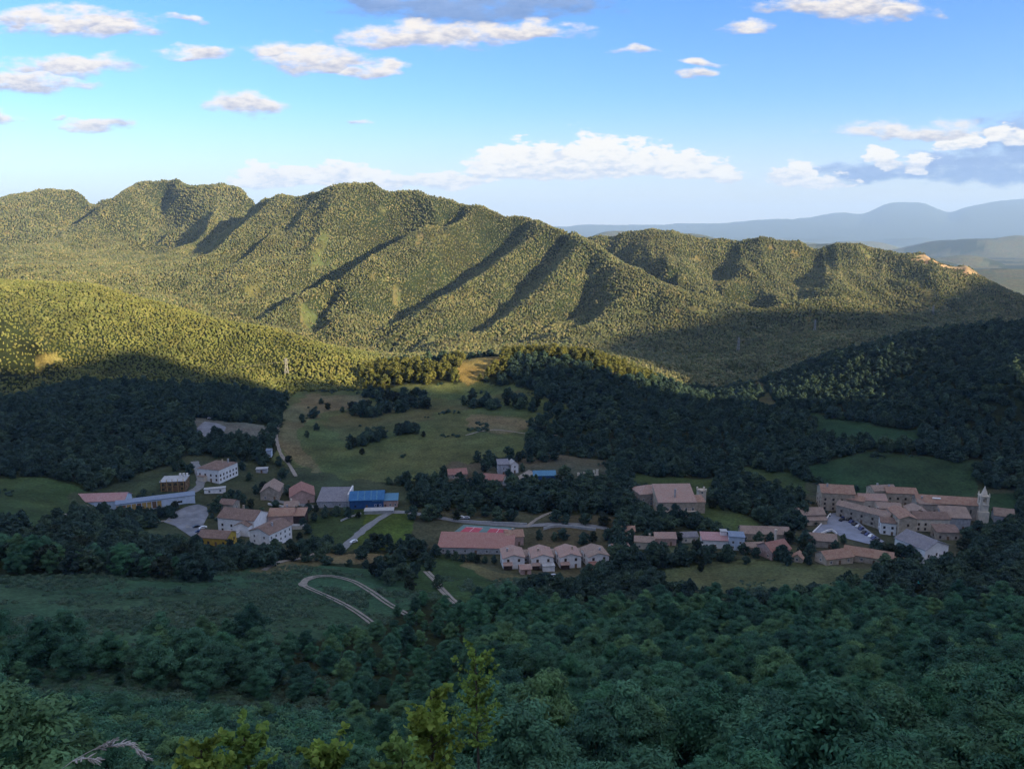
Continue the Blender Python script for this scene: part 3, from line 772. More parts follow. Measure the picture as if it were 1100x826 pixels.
wood('forest', 2300, 3000, 6.4, .76, 33, FARP, .65, 1.15, 'hazy woodland on the distant peaks at the left end of the ridge')
wood('forest', 740, 1130, 3.0, .76, 35, HILLP, .32, .62, 'olive green woodland on the low sunlit hill at left', lefthill)
wood('forest', 880, 1120, 5.0, .85, 37, FARP, .6, .95, 'dark shaded woodland in the deep valley behind the knoll', lambda x, y: ~lefthill(x, y))
KN1 = [(386,400),(410,388),(450,379),(482,386),(510,378),(552,376),(545,402),(508,412),(492,409),(470,419),(430,421),(394,419)]
KN2 = [(545,372),(600,368),(640,377),(680,392),(712,408),(700,414),(655,402),(615,388),(575,384),(545,384)]
def on_knoll(x, y):
    u, v = px(x, y, H(x, y)); return (y > 690) & (y < 860) & (inpoly(u, v, KN1) | inpoly(u, v, KN2))
def mid_sel(x, y): return ~((y > 740) & lefthill(x, y)) & ~on_knoll(x, y)
wood('forest', 300, 880, 6.8, .92, 39, MIDP, .6, 1.3, 'shaded broadleaf woodland filling the valley around the village', mid_sel)

# ------------------------------------------------------------------ building materials
def surf(name, col, vary=.25, scale=.6, rough=.85, fine=4.0):
    m, nt, b = newmat(name)
    pos = nd(nt, 'ShaderNodeNewGeometry').outputs['Position']
    a = noise_(nt, pos, scale, 4, .65); c_ = noise_(nt, pos, fine, 2)
    k = math_(nt, 'MULTIPLY', maprange(nt, a.outputs[0], .3, .7, 1 - vary, 1 + vary), maprange(nt, c_.outputs[0], .3, .7, 1 - vary * .5, 1 + vary * .5))
    vm = nd(nt, 'ShaderNodeVectorMath', operation='SCALE'); vm.inputs[0].default_value = col; nt.links.new(k, vm.inputs[3])
    nt.links.new(vm.outputs[0], b.inputs['Base Color']); b.inputs['Roughness'].default_value = rough
    return m
def tiles(name, col, col2, stripe=.35):
    m, nt, b = newmat(name)
    tco = nd(nt, 'ShaderNodeTexCoord').outputs['Object']
    pos = nd(nt, 'ShaderNodeNewGeometry').outputs['Position']
    a = noise_(nt, pos, .45, 4, .7); f_ = noise_(nt, tco, 2.2, 3, .7)
    c = mix_(nt, maprange(nt, a.outputs[0], .35, .65), col, col2)
    w = nd(nt, 'ShaderNodeTexWave'); w.bands_direction = 'X'; w.inputs['Scale'].default_value = .9; w.inputs['Distortion'].default_value = .4
    nt.links.new(tco, w.inputs['Vector'])
    k = math_(nt, 'MULTIPLY', maprange(nt, w.outputs['Fac'], 0, 1, 1 - stripe, 1 + stripe * .4), maprange(nt, f_.outputs[0], .3, .7, .7, 1.3))
    vm = nd(nt, 'ShaderNodeVectorMath', operation='SCALE'); nt.links.new(c, vm.inputs[0]); nt.links.new(k, vm.inputs[3])
    nt.links.new(vm.outputs[0], b.inputs['Base Color'])
    bp = nd(nt, 'ShaderNodeBump'); bp.inputs['Distance'].default_value = .08; nt.links.new(w.outputs['Fac'], bp.inputs['Height']); nt.links.new(bp.outputs[0], b.inputs['Normal'])
    return m
MT = dict(
 white=surf('white_render', (.80,.75,.71), .14), cream=surf('cream_render', (.64,.55,.44), .18), beige=surf('beige_stone', (.44,.35,.26), .3),
 stone=surf('grey_stone', (.36,.30,.24), .35), pinkw=surf('pink_render', (.46,.30,.25), .25), wood=surf('brown_wood', (.17,.10,.06), .4), ochre=surf('ochre_boards', (.42,.27,.09), .35),
 yellow=surf('yellow_render', (.46,.30,.05), .25), bluew=surf('pale_blue_render', (.52,.58,.66), .15), greyw=surf('weathered_grey', (.38,.37,.38), .3), darkw=surf('dark_timber', (.06,.04,.035), .4),
 concrete=surf('concrete', (.38,.37,.36), .25), bluep=surf('blue_cladding', (.03,.09,.22), .15),
 terra=tiles('terracotta_tiles', (.33,.18,.125), (.42,.27,.19)), red=tiles('red_tiles', (.32,.145,.115), (.38,.21,.165)), pink=tiles('pink_tiles', (.42,.25,.20), (.43,.31,.25)),
 rose=tiles('rose_sheet_roof', (.42,.22,.21), (.44,.28,.26), .15), brown=tiles('brown_tiles', (.20,.13,.10), (.28,.19,.15)), mauve=tiles('weathered_tiles', (.30,.21,.165), (.38,.28,.22)), slate=tiles('grey_roof', (.21,.20,.22), (.28,.26,.27)),
 blue=tiles('blue_sheet_roof', (.045,.15,.32), (.065,.20,.38), .25), blue2=tiles('faded_blue_roof', (.09,.22,.34), (.12,.27,.38), .25), bluegrey=tiles('blue_grey_roof', (.20,.25,.33), (.25,.29,.36), .15),
 hall=tiles('hall_roof', (.35,.165,.13), (.39,.21,.165), .12), teal=surf('teal_tarpaulin', (.03,.30,.30), .2),
 pane=None)
m_, nt_, b_ = newmat('window_glass'); b_.inputs['Base Color'].default_value = (.025, .03, .035, 1); b_.inputs['Roughness'].default_value = .15; b_.inputs['Specular IOR Level'].default_value = .5
MT['pane'] = m_
def bm_box(bm, x0, x1, y0, y1, z0, z1):
    v = [bm.verts.new(p) for p in ((x0,y0,z0),(x1,y0,z0),(x1,y1,z0),(x0,y1,z0),(x0,y0,z1),(x1,y0,z1),(x1,y1,z1),(x0,y1,z1))]
    for f in ((0,3,2,1),(4,5,6,7),(0,1,5,4),(1,2,6,5),(2,3,7,6),(3,0,4,7)): bm.faces.new([v[i] for i in f])
def bm_hull(bm, pts, faces):
    v = [bm.verts.new(p) for p in pts]
    for f in faces: bm.faces.new([v[i] for i in f])
def bm_done(bm, name, mat, parent=None, smooth=False):
    bmesh.ops.recalc_face_normals(bm, faces=bm.faces)
    me = bpy.data.meshes.new(name); bm.to_mesh(me); bm.free()
    if mat: me.materials.append(mat)
    if smooth:
        for p in me.polygons: p.use_smooth = True
    return mesh_obj(name, me, parent)
def grown(bm, name, mat, parent):
    """a part of a house that was drawn at plan size: brought to the size the houses are built at"""
    for v in bm.verts: v.co *= HS
    return bm_done(bm, name, mat, parent)
_win = {}
def win_mesh(w, h, fr):
    k = (w, h, fr)
    if k not in _win:
        bm = bmesh.new(); t = .12   # frame of four bars around the opening, with a sill
        bm_box(bm, -w/2-t, -w/2, -.06, .02, -t, h+t); bm_box(bm, w/2, w/2+t, -.06, .02, -t, h+t)
        bm_box(bm, -w/2, w/2, -.06, .02, h, h+t); bm_box(bm, -w/2, w/2, -.12, .02, -t, 0); bm_box(bm, -.04, .04, -.05, .02, 0, h)
        bmesh.ops.recalc_face_normals(bm, faces=bm.faces)
        a = bpy.data.meshes.new('window'); bm.to_mesh(a); bm.free(); a.materials.append(MT[fr])
        bm = bmesh.new(); bm_box(bm, -w/2, w/2, -.03, .03, 0, h); bmesh.ops.recalc_face_normals(bm, faces=bm.faces)
        p = bpy.data.meshes.new('pane'); bm.to_mesh(p); bm.free(); p.materials.append(MT['pane'])
        _win[k] = (a, p)
    return _win[k]
def add_window(root, x, y, z, rz, w=1.0, h=1.3, fr='white', name='window'):
    a, p = win_mesh(w, h, fr)
    o = mesh_obj(name, a, root); o.location = (x, y, z); o.rotation_euler = (0, 0, rz)
    q = mesh_obj('pane', p, o)
    return o
def wall_box(bm, x0, x1, y0, y1, h, rise, kind, z0=-2.5):
    if kind == 'gx':
        ym = (y0 + y1) / 2
        P = [(x0,y0,z0),(x1,y0,z0),(x1,y1,z0),(x0,y1,z0),(x0,y0,h),(x1,y0,h),(x1,y1,h),(x0,y1,h),(x0,ym,h+rise),(x1,ym,h+rise)]
        bm_hull(bm, P, ((0,1,5,4),(2,3,7,6),(1,2,6,9,5),(3,0,4,8,7),(4,5,9,8),(6,7,8,9),(0,3,2,1)))
    elif kind == 'gy':
        xm = (x0 + x1) / 2
        P = [(x0,y0,z0),(x1,y0,z0),(x1,y1,z0),(x0,y1,z0),(x0,y0,h),(x1,y0,h),(x1,y1,h),(x0,y1,h),(xm,y0,h+rise),(xm,y1,h+rise)]
        bm_hull(bm, P, ((0,1,5,8,4),(2,3,7,9,6),(1,2,6,5),(3,0,4,7),(5,6,9,8),(4,8,9,7),(0,3,2,1)))
    elif kind == 'mono':
        P = [(x0,y0,z0),(x1,y0,z0),(x1,y1,z0),(x0,y1,z0),(x0,y0,h),(x1,y0,h),(x1,y1,h+rise),(x0,y1,h+rise)]
        bm_hull(bm, P, ((0,1,5,4),(2,3,7,6),(1,2,6,5),(3,0,4,7),(4,5,6,7),(0,3,2,1)))
    else: bm_box(bm, x0, x1, y0, y1, z0, h)
def roof_slab(bm, q, th=.22):
    """a tilted slab over four corner points"""
    a = [Vector(p) + Vector((0, 0, .03)) for p in q]; b_ = [p + Vector((0, 0, th)) for p in a]
    m = len(q)
    v = [bm.verts.new(p) for p in a + b_]
    bm.faces.new(v[:m][::-1]); bm.faces.new(v[m:])
    for i in range(m): bm.faces.new((v[i], v[(i + 1) % m], v[m + (i + 1) % m], v[m + i]))
def roof_on(bm, x0, x1, y0, y1, h, rise, kind, ov=.45):
    if kind == 'gx':
        ym = (y0 + y1) / 2; k = ov * rise / (ym - y0)
        roof_slab(bm, [(x0-ov,y0-ov,h-k),(x1+ov,y0-ov,h-k),(x1+ov,ym,h+rise),(x0-ov,ym,h+rise)])
        roof_slab(bm, [(x1+ov,y1+ov,h-k),(x0-ov,y1+ov,h-k),(x0-ov,ym+.004,h+rise),(x1+ov,ym+.004,h+rise)])
    elif kind == 'gy':
        xm = (x0 + x1) / 2; k = ov * rise / (xm - x0)
        roof_slab(bm, [(x0-ov,y1+ov,h-k),(x0-ov,y0-ov,h-k),(xm,y0-ov,h+rise),(xm,y1+ov,h+rise)])
        roof_slab(bm, [(x1+ov,y0-ov,h-k),(x1+ov,y1+ov,h-k),(xm+.004,y1+ov,h+rise),(xm+.004,y0-ov,h+rise)])
    elif kind == 'mono':
        k = ov * rise / (y1 - y0)
        roof_slab(bm, [(x0-ov,y0-ov,h-k),(x1+ov,y0-ov,h-k),(x1+ov,y1+ov,h+rise+k),(x0-ov,y1+ov,h+rise+k)])
    elif kind == 'hip':
        x0 -= ov; x1 += ov; y0 -= ov; y1 += ov
        if x1 - x0 >= y1 - y0: r = (y1 - y0) / 2; A, B = (x0 + r * .9, (y0+y1)/2), (x1 - r * .9, (y0+y1)/2)
        else: r = (x1 - x0) / 2; A, B = ((x0+x1)/2, y0 + r * .9), ((x0+x1)/2, y1 - r * .9)
        P = [(x0,y0,h+.03),(x1,y0,h+.03),(x1,y1,h+.03),(x0,y1,h+.03),(*A,h+rise),(*B,h+rise)]
        if x1 - x0 >= y1 - y0: Fc = ((0,1,5,4),(1,2,5),(2,3,4,5),(3,0,4),(0,3,2,1))
        else: Fc = ((0,1,4),(1,2,5,4),(2,3,5),(3,0,4,5),(0,3,2,1))
        bm_hull(bm, P, Fc)
    else:
        bm_box(bm, x0-.3, x1+.3, y0-.3, y1+.3, h+.01, h+.3)
HS = 1.12
SPOTS = []   # footprints, so that no tree grows through a house
MARKS = []   # (u, v, phrase) named places for telling trees apart
def ground_under(cx, cy, w, d, yaw):
    c, s = math.cos(yaw), math.sin(yaw)
    P = [(cx + a * w/2 * c - b * d/2 * s, cy + a * w/2 * s + b * d/2 * c) for a in (-1, 0, 1) for b in (-1, 0, 1)]
    z = H([p[0] for p in P], [p[1] for p in P])
    return float(np.median(z)), float(z.min())
def place(name, label, cat, u, v, w, d, yaw, group=None):
    yaw = R(yaw); x, y, z = hit(u, v)
    cx, cy = x - math.sin(yaw) * d / 2, y + math.cos(yaw) * d / 2
    z0 = float(H(x, y))
    root = empty(name, (cx, cy, z0), yaw); tag(root, label, cat, group)
    SPOTS.append((cx, cy, max(w, d) * .5 + 1.0, w / 2, d / 2, yaw))
    return root
def house(name, label, u, v, w, d, h, rise, yaw, roof, wall, kind='gx', win=(3, 2, 2), chim=1, cat='house', group=None, door=True, wing=None, fr='white', wh=(1.0, 1.3), mark=None, seed=0, floor=2.8):
    r_ = random.Random(int(u * 7 + v * 13 + seed))
    w, d, h, rise = w * HS, d * HS, h * HS, rise * HS
    if wing: wing = [tuple(t * HS if isinstance(t, (int, float)) else t for t in g_) for g_ in wing]
    root = place(name, label, cat, u, v, w, d, yaw, group)
    if mark: MARKS.append((u, v, mark))
    x0, x1, y0, y1 = -w/2, w/2, -d/2, d/2
    bm = bmesh.new(); wall_box(bm, x0, x1, y0, y1, h, rise, kind); bm_done(bm, 'wall', MT[wall], root)
    bm = bmesh.new(); roof_on(bm, x0, x1, y0, y1, h, rise, kind); ro = bm_done(bm, 'roof', MT[roof], root)
    for i in range(chim):
        cx = r_.uniform(.15, .85) * w - w/2; cy = r_.uniform(-.25, .25) * d
        bm = bmesh.new(); t = h + rise * .3
        bm_box(bm, cx-.4, cx+.4, cy-.4, cy+.4, t, h+rise+1.0); bm_box(bm, cx-.5, cx+.5, cy-.5, cy+.5, h+rise+1.0, h+rise+1.15)
        bm_done(bm, 'chimney', MT[r_.choice(['cream', 'beige', 'greyw'])], ro)
    nf, nsd, fl = win
    for k in range(fl):
        zz = .9 + k * floor
        if zz + wh[1] > h - .15 and k: break
        for i in range(nf):
            if door and k == 0 and i == nf // 2: continue
            add_window(root, x0 + (i + .5) * w / nf + r_.uniform(-.15, .15), y0 - .005, zz, 0, *wh, fr)
        for i in range(nsd):
            yy_w = y0 + (i + .5) * d / nsd
            add_window(root, x1 + .005, yy_w, zz, math.pi/2, *wh, fr); add_window(root, x0 - .005, yy_w, zz, -math.pi/2, *wh, fr)
    if door:
        bm = bmesh.new(); xd = x0 + (nf // 2 + .5) * w / max(1, nf); bm_box(bm, xd-.6, xd+.6, y0-.06, y0+.02, -.4, 2.1)
        dd = bm_done(bm, 'door', MT['wood'], root)
    if wing:
        for (a0, a1, b0, b1, wh_, wr, wk, wroof, wwall) in wing:
            bm = bmesh.new(); wall_box(bm, a0, a1, b0, b1, wh_, wr, wk); o = bm_done(bm, 'wing', MT[wwall], root)
            bm = bmesh.new(); roof_on(bm, a0, a1, b0, b1, wh_, wr, wk, .35); bm_done(bm, 'roof', MT[wroof], o)
    return root

# ------------------------------------------------------------------ the village on the left
house('barn', 'long low shed with faded rose roof at the left edge of the village', 107, 546, 25, 11, 3.8, 2.6, 6, 'rose', 'bluew', 'gx', (4, 1, 1), 0, 'barn', mark='the long rose-roofed shed')
w2 = house('workshop', 'long low workshop with ochre boarded front under a straight grey roof edge', 168, 546, 38, 7, 4.6, .01, 24, 'bluegrey', 'bluew', 'flat', (0, 0, 0), 0, 'workshop', door=False, mark='the ochre-boarded workshop')
for i in range(9):
    bm = bmesh.new(); a = -18.6 + i * 2.4; bm_box(bm, a, a + 2.0, -3.62, -3.4, .3, 3.9); grown(bm, 'board_panel', MT[('ochre', 'wood', 'ochre')[i % 3]], w2)
add_window(w2, 13, -3.505 * HS, 1.6, 0, 2.4, 1.2, 'greyw')
t3 = house('timber_house', 'unfinished brown timber framed house with flat grey terrace above the workshop', 186, 528, 13, 11, 5.6, .01, 10, 'concrete', 'wood', 'flat', (4, 2, 2), 0, 'house', fr='ochre', wh=(1.6, 1.7))
for i in range(5):
    bm = bmesh.new(); bm_box(bm, -6 + i * 2.9, -5.75 + i * 2.9, -5.9, -5.65, -1, 7.2); grown(bm, 'post', MT['ochre'], t3)
for i in range(3):
    bm = bmesh.new(); a = 2 + i * 1.8; bm_box(bm, a, a + .9, 2.2, 3.0, 5.9, 7.6); bm_box(bm, a - .1, a + 1.0, 2.1, 3.1, 7.6, 7.8); grown(bm, 'chimney', MT['white'], t3)
house('villa', 'big white house with grey-brown hipped roof, highest of the left village', 224, 517, 15, 17, 7.2, 2.4, -18, 'brown', 'white', 'hip', (4, 6, 2), 2, fr='wood', mark='the big white hipped-roof house', wing=[(-5.5, -1.0, -11.0, -8.5, 3.2, .01, 'flat', 'mauve', 'cream')])
house('villa', 'large white house with brown roof and blank white gable end by the car park', 254, 573, 20, 13, 7.4, 3.0, -14, 'brown', 'white', 'gx', (4, 0, 2), 1, fr='wood', mark='the large white house by the car park', wing=[(1.5, 9.0, -10.0, -6.5, 5.6, 1.6, 'gy', 'brown', 'white')])
house('villa', 'low white house with grey-brown roof and two window rows, lowest of left village', 279, 585, 12, 15, 5.8, 2.2, -26, 'brown', 'white', 'gy', (2, 5, 2), 1, fr='white', mark='the low white house')
house('cottage', 'small yellow house with brown roof just below the white houses', 228, 586, 14, 9, 3.6, 2.0, -8, 'brown', 'yellow', 'gx', (4, 2, 1), 0, fr='wood', mark='the small yellow house')
house('farmhouse', 'pink stone house with terracotta roof and dark open porch at its side', 302, 568, 12, 11, 6.8, 2.2, 4, 'terra', 'pinkw', 'gx', (2, 2, 2), 1, fr='wood', mark='the pink stone house', wing=[(6.05, 11.5, -4.5, 4.5, 6.2, 1.0, 'mono', 'terra', 'darkw'), (6.1, 12.5, -8.0, -5.5, 2.2, .01, 'flat', 'concrete', 'cream')])
house('farmhouse', 'brown stone house with gable to the front behind the white houses', 290, 537, 10, 14, 4.6, 3.2, 6, 'mauve', 'stone', 'gy', (2, 2, 1), 0, mark='the brown gabled house')
house('barn', 'red roofed barn with pink end wall beside the meadow', 325, 541, 13, 16, 4.2, 3.4, 16, 'red', 'pinkw', 'gy', (2, 2, 1), 0, 'barn', mark='the red-roofed barn')
b12 = house('ruined_house', 'ruined house with patchy grey roof and a pale wall rising along its right side', 357, 545, 16, 15, 3.2, 3.0, 2, 'slate', 'greyw', 'mono', (2, 1, 1), 0, 'ruin', door=False, mark='the ruined house')
bm = bmesh.new(); bm_box(bm, 8.3, 9.0, -7.5, 8.0, -2, 7.2); grown(bm, 'parapet', MT['white'], b12)
house('shed', 'small pale flat roofed shed among trees above the brown house', 281, 508, 6.5, 4, 2.3, .01, 8, 'concrete', 'greyw', 'flat', (1, 1, 1), 0, 'shed')
house('hut', 'tiny pale blue hut at the wood edge below the meadow track', 289, 491, 3.0, 3, 4.2, 1.0, 0, 'bluegrey', 'bluew', 'gx', (1, 0, 1), 0, 'hut', door=False)
house('shed', 'low white outbuilding under the big white hipped-roof house', 231, 530, 11, 3, 2.6, .01, 18, 'concrete', 'white', 'flat', (2, 0, 1), 0, 'shed', door=False)
house('shed', 'white flat topped shelter between the yellow house and the white houses', 248, 577, 7, 4, 1.9, .01, 0, 'concrete', 'white', 'flat', (1, 0, 1), 0, 'shed', door=False)
b16 = house('pavilion', 'large bright blue roofed pavilion below the meadow', 394, 546, 18, 13, 4.6, 3.0, 6, 'blue', 'bluep', 'gx', (3, 1, 1), 0, 'pavilion', mark='the bright blue pavilion', fr='bluep')
bm = bmesh.new()
for x in (-5, -1.5, 2, 5):
    roof_slab(bm, [(x, -6.7, 4.52), (x + .6, -6.7, 4.52), (x + .6, -.3, 7.55), (x, -.3, 7.55)], .27)
grown(bm, 'skylight_strip', MT['blue2'], b16)
house('pavilion', 'smaller pale blue roofed building joined to the blue pavilion', 414, 545, 13, 9, 3.8, .8, 6, 'blue2', 'pinkw', 'mono', (5, 1, 1), 0, 'pavilion')
house('terrace', 'pale walled terrace in front of the blue pavilion', 407, 552, 15, 5, 1.6, .01, 4, 'concrete', 'concrete', 'flat', (0, 0, 0), 0, 'terrace', door=False)
# ------------------------------------------------------------------ the middle
house('sports_hall', 'long low hall with plain brick-red sloping roof beside the sports court', 511, 595, 35, 13, 3.0, 2.2, -3, 'hall', 'concrete', 'mono', (7, 1, 1), 0, 'hall', mark='the red sports hall')
house('cottage', 'small terracotta roofed house at the right end of the sports hall', 553, 586, 8.5, 9, 4.4, 1.8, 8, 'terra', 'pinkw', 'gx', (2, 2, 1), 1, mark='the small house by the sports hall')
RH = 'white gabled houses in the row'
house('row_house', 'white gabled row house beside the sports hall, first in its row', 552, 611, 9.4, 11, 5.0, 1.5, 7, 'pink', 'white', 'gy', (2, 1, 2), 1, group=RH, fr='wood', mark='the first row house', wing=[(-4.6, -1.0, -7.8, -5.6, 2.6, .5, 'mono', 'pink', 'darkw')])
house('row_house', 'white gabled row house with white garage block in front, second in its row', 583, 611, 9.4, 11, 5.2, 1.5, 7, 'pink', 'white', 'gy', (2, 1, 2), 1, group=RH, fr='wood', seed=3, wing=[(-.5, 4.6, -9.6, -5.6, 2.9, .01, 'flat', 'concrete', 'white'), (-4.6, -1.6, -7.4, -5.6, 2.4, .4, 'mono', 'pink', 'darkw')], mark='the second row house')
house('row_house', 'white gabled row house with dark porch at left, third in its row', 613, 610, 9.4, 11, 5.2, 1.5, 9, 'pink', 'white', 'gy', (2, 1, 2), 1, group=RH, fr='wood', seed=5, wing=[(-4.6, -1.0, -7.6, -5.6, 2.5, .4, 'mono', 'pink', 'darkw')], mark='the third row house')
house('row_house', 'white gabled row house with a red porch, last on the right of its row', 643, 609, 9.6, 11, 5.0, 1.5, 12, 'mauve', 'white', 'gy', (2, 1, 2), 1, group=RH, fr='wood', seed=6, wing=[(-4.6, -1.4, -7.6, -5.6, 2.4, .4, 'mono', 'red', 'pinkw')], mark='the last row house')
house('outbuilding', 'low linking outbuilding between first and second row houses', 568, 604, 5.6, 5, 3.0, .8, 7, 'mauve', 'greyw', 'mono', (2, 0, 1), 0, 'outbuilding', door=False)
house('outbuilding', 'low linking outbuilding between second and third row houses', 598, 603, 6.4, 5, 3.0, .8, 8, 'mauve', 'greyw', 'mono', (2, 0, 1), 0, 'outbuilding', door=False)
house('outbuilding', 'low linking outbuilding between third and last row houses', 628, 602, 6.0, 5, 3.0, .8, 9, 'mauve', 'greyw', 'mono', (2, 0, 1), 0, 'outbuilding', door=False)
house('outbuilding', 'small pink roofed porch building in front of the first row house', 565, 617, 4.5, 5, 2.4, 1.0, 10, 'pink', 'pinkw', 'gx', (1, 1, 1), 0, 'outbuilding')
house('cottage', 'low pink roofed cottage at the meadow corner, alone among dark trees', 492, 514, 11, 9, 2.6, 2.2, 12, 'red', 'stone', 'gx', (2, 1, 1), 0, mark='the pink-roofed cottage by the meadow')
house('cottage', 'low bright red roofed cottage with white terrace beside it', 529, 520, 12, 9, 2.6, 2.2, -14, 'red', 'stone', 'gx', (2, 1, 1), 0, mark='the bright red cottage', wing=[(6.1, 10, -4.5, 1, 1.0, .01, 'flat', 'concrete', 'white')])
house('house', 'grey walled house half hidden by a dark tree behind the bright red cottage', 541, 510, 6.5, 7, 6.5, 1.2, 8, 'slate', 'greyw', 'mono', (1, 1, 2), 0)
house('house', 'narrow bright white house behind the bright red cottage', 553, 508, 4.6, 6, 5.2, 2.0, 20, 'concrete', 'white', 'gy', (1, 1, 2), 0)
house('barn', 'low blue roofed shed with dark open front in the valley middle', 585, 516, 13, 8, 3.0, 1.8, 2, 'blue2', 'bluep', 'gx', (3, 1, 1), 0, 'barn', mark='the low blue shed', fr='bluep')
rw = place('ruined_wall', 'broken white wall with gaps standing among trees right of the blue shed', 'ruin', 632, 511, 15, 1, 4); MARKS.append((632, 511, 'the broken white wall'))
bm = bmesh.new()
for i, hh in enumerate((2.2, 1.4, 2.6, 3.2, 2.4, 3.6, 4.2)):
    bm_box(bm, -7.5 + i * 2.14, -7.5 + i * 2.14 + 1.5, -.3, .3, -1.5, hh)
bm_box(bm, -7.5, 7.0, -.28, .28, -1.6, .9)
bm_done(bm, 'wall', MT['cream'], rw)
man = house('manor', 'large beige manor with steep pinkish roof facing the viewer', 727, 555, 20, 15, 8.0, 5.0, 2, 'pink', 'beige', 'mono', (6, 2, 2), 1, fr='white', mark='the beige manor', wh=(1.2, 1.8), wing=[(10.05, 16.5, -2, 7, 6.0, .8, 'mono', 'terra', 'beige')])
bm = bmesh.new(); bm_box(bm, -10.3, 10.3, -9.0, -7.55, -2, .4)
for x in range(9): bm_box(bm, -9.6 + x * 2.4, -9.3 + x * 2.4, -8.9, -8.6, .4, 3.0)
bm_box(bm, -10.3, 10.3, -9.0, -7.55, 3.0, 3.25); grown(bm, 'gallery', MT['beige'], man)
tw = house('tower', 'square beige tower at the right corner of the manor', 754, 541, 4.2, 4.2, 7.2, .01, 2, 'beige', 'cream', 'flat', (1, 1, 3), 0, 'tower', door=False)
bm = bmesh.new()
for i in range(2):
    for j in range(2): bm_box(bm, -2.3 + i * 3.8, -1.5 + i * 3.8, -2.3 + j * 3.8, -1.5 + j * 3.8, 7.5, 8.5)
grown(bm, 'merlon', MT['cream'], tw)
house('farmhouse', 'pink hipped roof house behind and left of the manor', 703, 543, 17, 13, 7.0, 3.0, 14, 'pink', 'stone', 'hip', (4, 3, 2), 1, mark='the pink hipped house', fr='white')
house('terrace', 'low pale terrace building left of the pink hipped house', 681, 531, 12, 8, 2.6, .01, 10, 'concrete', 'greyw', 'flat', (2, 0, 1), 0, 'terrace', door=False)
house('cottage', 'small rosy roofed cottage among trees below the manor', 715, 586, 10, 7, 3.6, 1.8, 0, 'pink', 'pinkw', 'gx', (2, 1, 1), 0, mark='the cottage below the manor')
house('cottage', 'white cottage with flat rosy roof and a small tower block, right of the cypress', 768, 589, 12, 8, 4.0, .8, -6, 'rose', 'white', 'mono', (3, 1, 1), 0, mark='the white cottage by the cypress', wing=[(3.2, 6.0, 1, 3.9, 6.6, .01, 'flat', 'concrete', 'white')])
house('house', 'pale blue-white block house half hidden between trees', 791, 591, 7, 7, 6.5, .01, -10, 'bluegrey', 'bluew', 'flat', (2, 1, 2), 0)
house('farmhouse', 'long brown-pink roofed farmhouse with a tall pale chimney in front of it', 822, 581, 23, 8, 3.6, 2.4, -5, 'mauve', 'beige', 'gx', (5, 1, 1), 0, mark='the long farmhouse')
ch = place('chimney_stack', 'tall slender pale chimney stack between the long farmhouse and the red roof', 'chimney', 833, 588, 1.4, 1.4, 0)
bm = bmesh.new(); bm_hull(bm, [(-.7,-.7,-2),(.7,-.7,-2),(.7,.7,-2),(-.7,.7,-2),(-.45,-.45,9.5),(.45,-.45,9.5),(.45,.45,9.5),(-.45,.45,9.5)], ((0,1,5,4),(1,2,6,5),(2,3,7,6),(3,0,4,7),(4,5,6,7),(0,3,2,1))); bm_done(bm, 'shaft', MT['cream'], ch)
bm = bmesh.new(); bm_box(bm, -.65, .65, -.65, .65, 9.5, 9.9); bm_done(bm, 'cap', MT['cream'], ch)
house('cottage', 'red roofed house turned sideways below the tall chimney', 839, 600, 11, 10, 4.0, 2.8, 24, 'red', 'pinkw', 'gx', (2, 2, 1), 0, mark='the red house below the chimney')
house('outbuilding', 'little wedge shaped roof right of the red house', 856, 604, 4.5, 5, 2.0, 1.8, -30, 'terra', 'beige', 'gy', (1, 0, 1), 0, 'outbuilding', door=False)
house('cottage', 'small white cottage half hidden in trees right of the last row house', 668, 598, 8, 7, 3.6, 1.6, 14, 'pink', 'white', 'gx', (2, 1, 1), 0)
house('cottage', 'pale stone cottage under trees left of the cottage below the manor', 692, 590, 9, 7, 3.6, 1.6, -8, 'mauve', 'cream', 'gx', (2, 1, 1), 1)
house('cottage', 'little grey roofed cottage between the cypress and the cottage below the manor', 741, 583, 8, 6, 3.0, 1.4, 6, 'slate', 'cream', 'gx', (2, 1, 1), 0)
house('cottage', 'cream cottage at the lane under the pink hipped roof house', 672, 577, 9, 6, 3.2, 1.5, 0, 'terra', 'cream', 'gx', (3, 1, 1), 0)
house('cottage', 'narrow cream cottage squeezed between the pink stone house and the red-roofed barn', 313, 552, 7, 7, 4.2, 1.6, 8, 'mauve', 'cream', 'gx', (2, 1, 1), 1)
house('cottage', 'small stone house below the big white hipped-roof house beside the dark trees', 243, 549, 8, 7, 3.8, 1.6, -12, 'brown', 'stone', 'gx', (2, 1, 1), 0)
house('outbuilding', 'grey-brown roofed outbuilding at the foot of the tall pale chimney', 812, 594, 9, 6, 2.8, 1.4, 6, 'mauve', 'stone', 'gx', (2, 1, 1), 0, 'outbuilding')
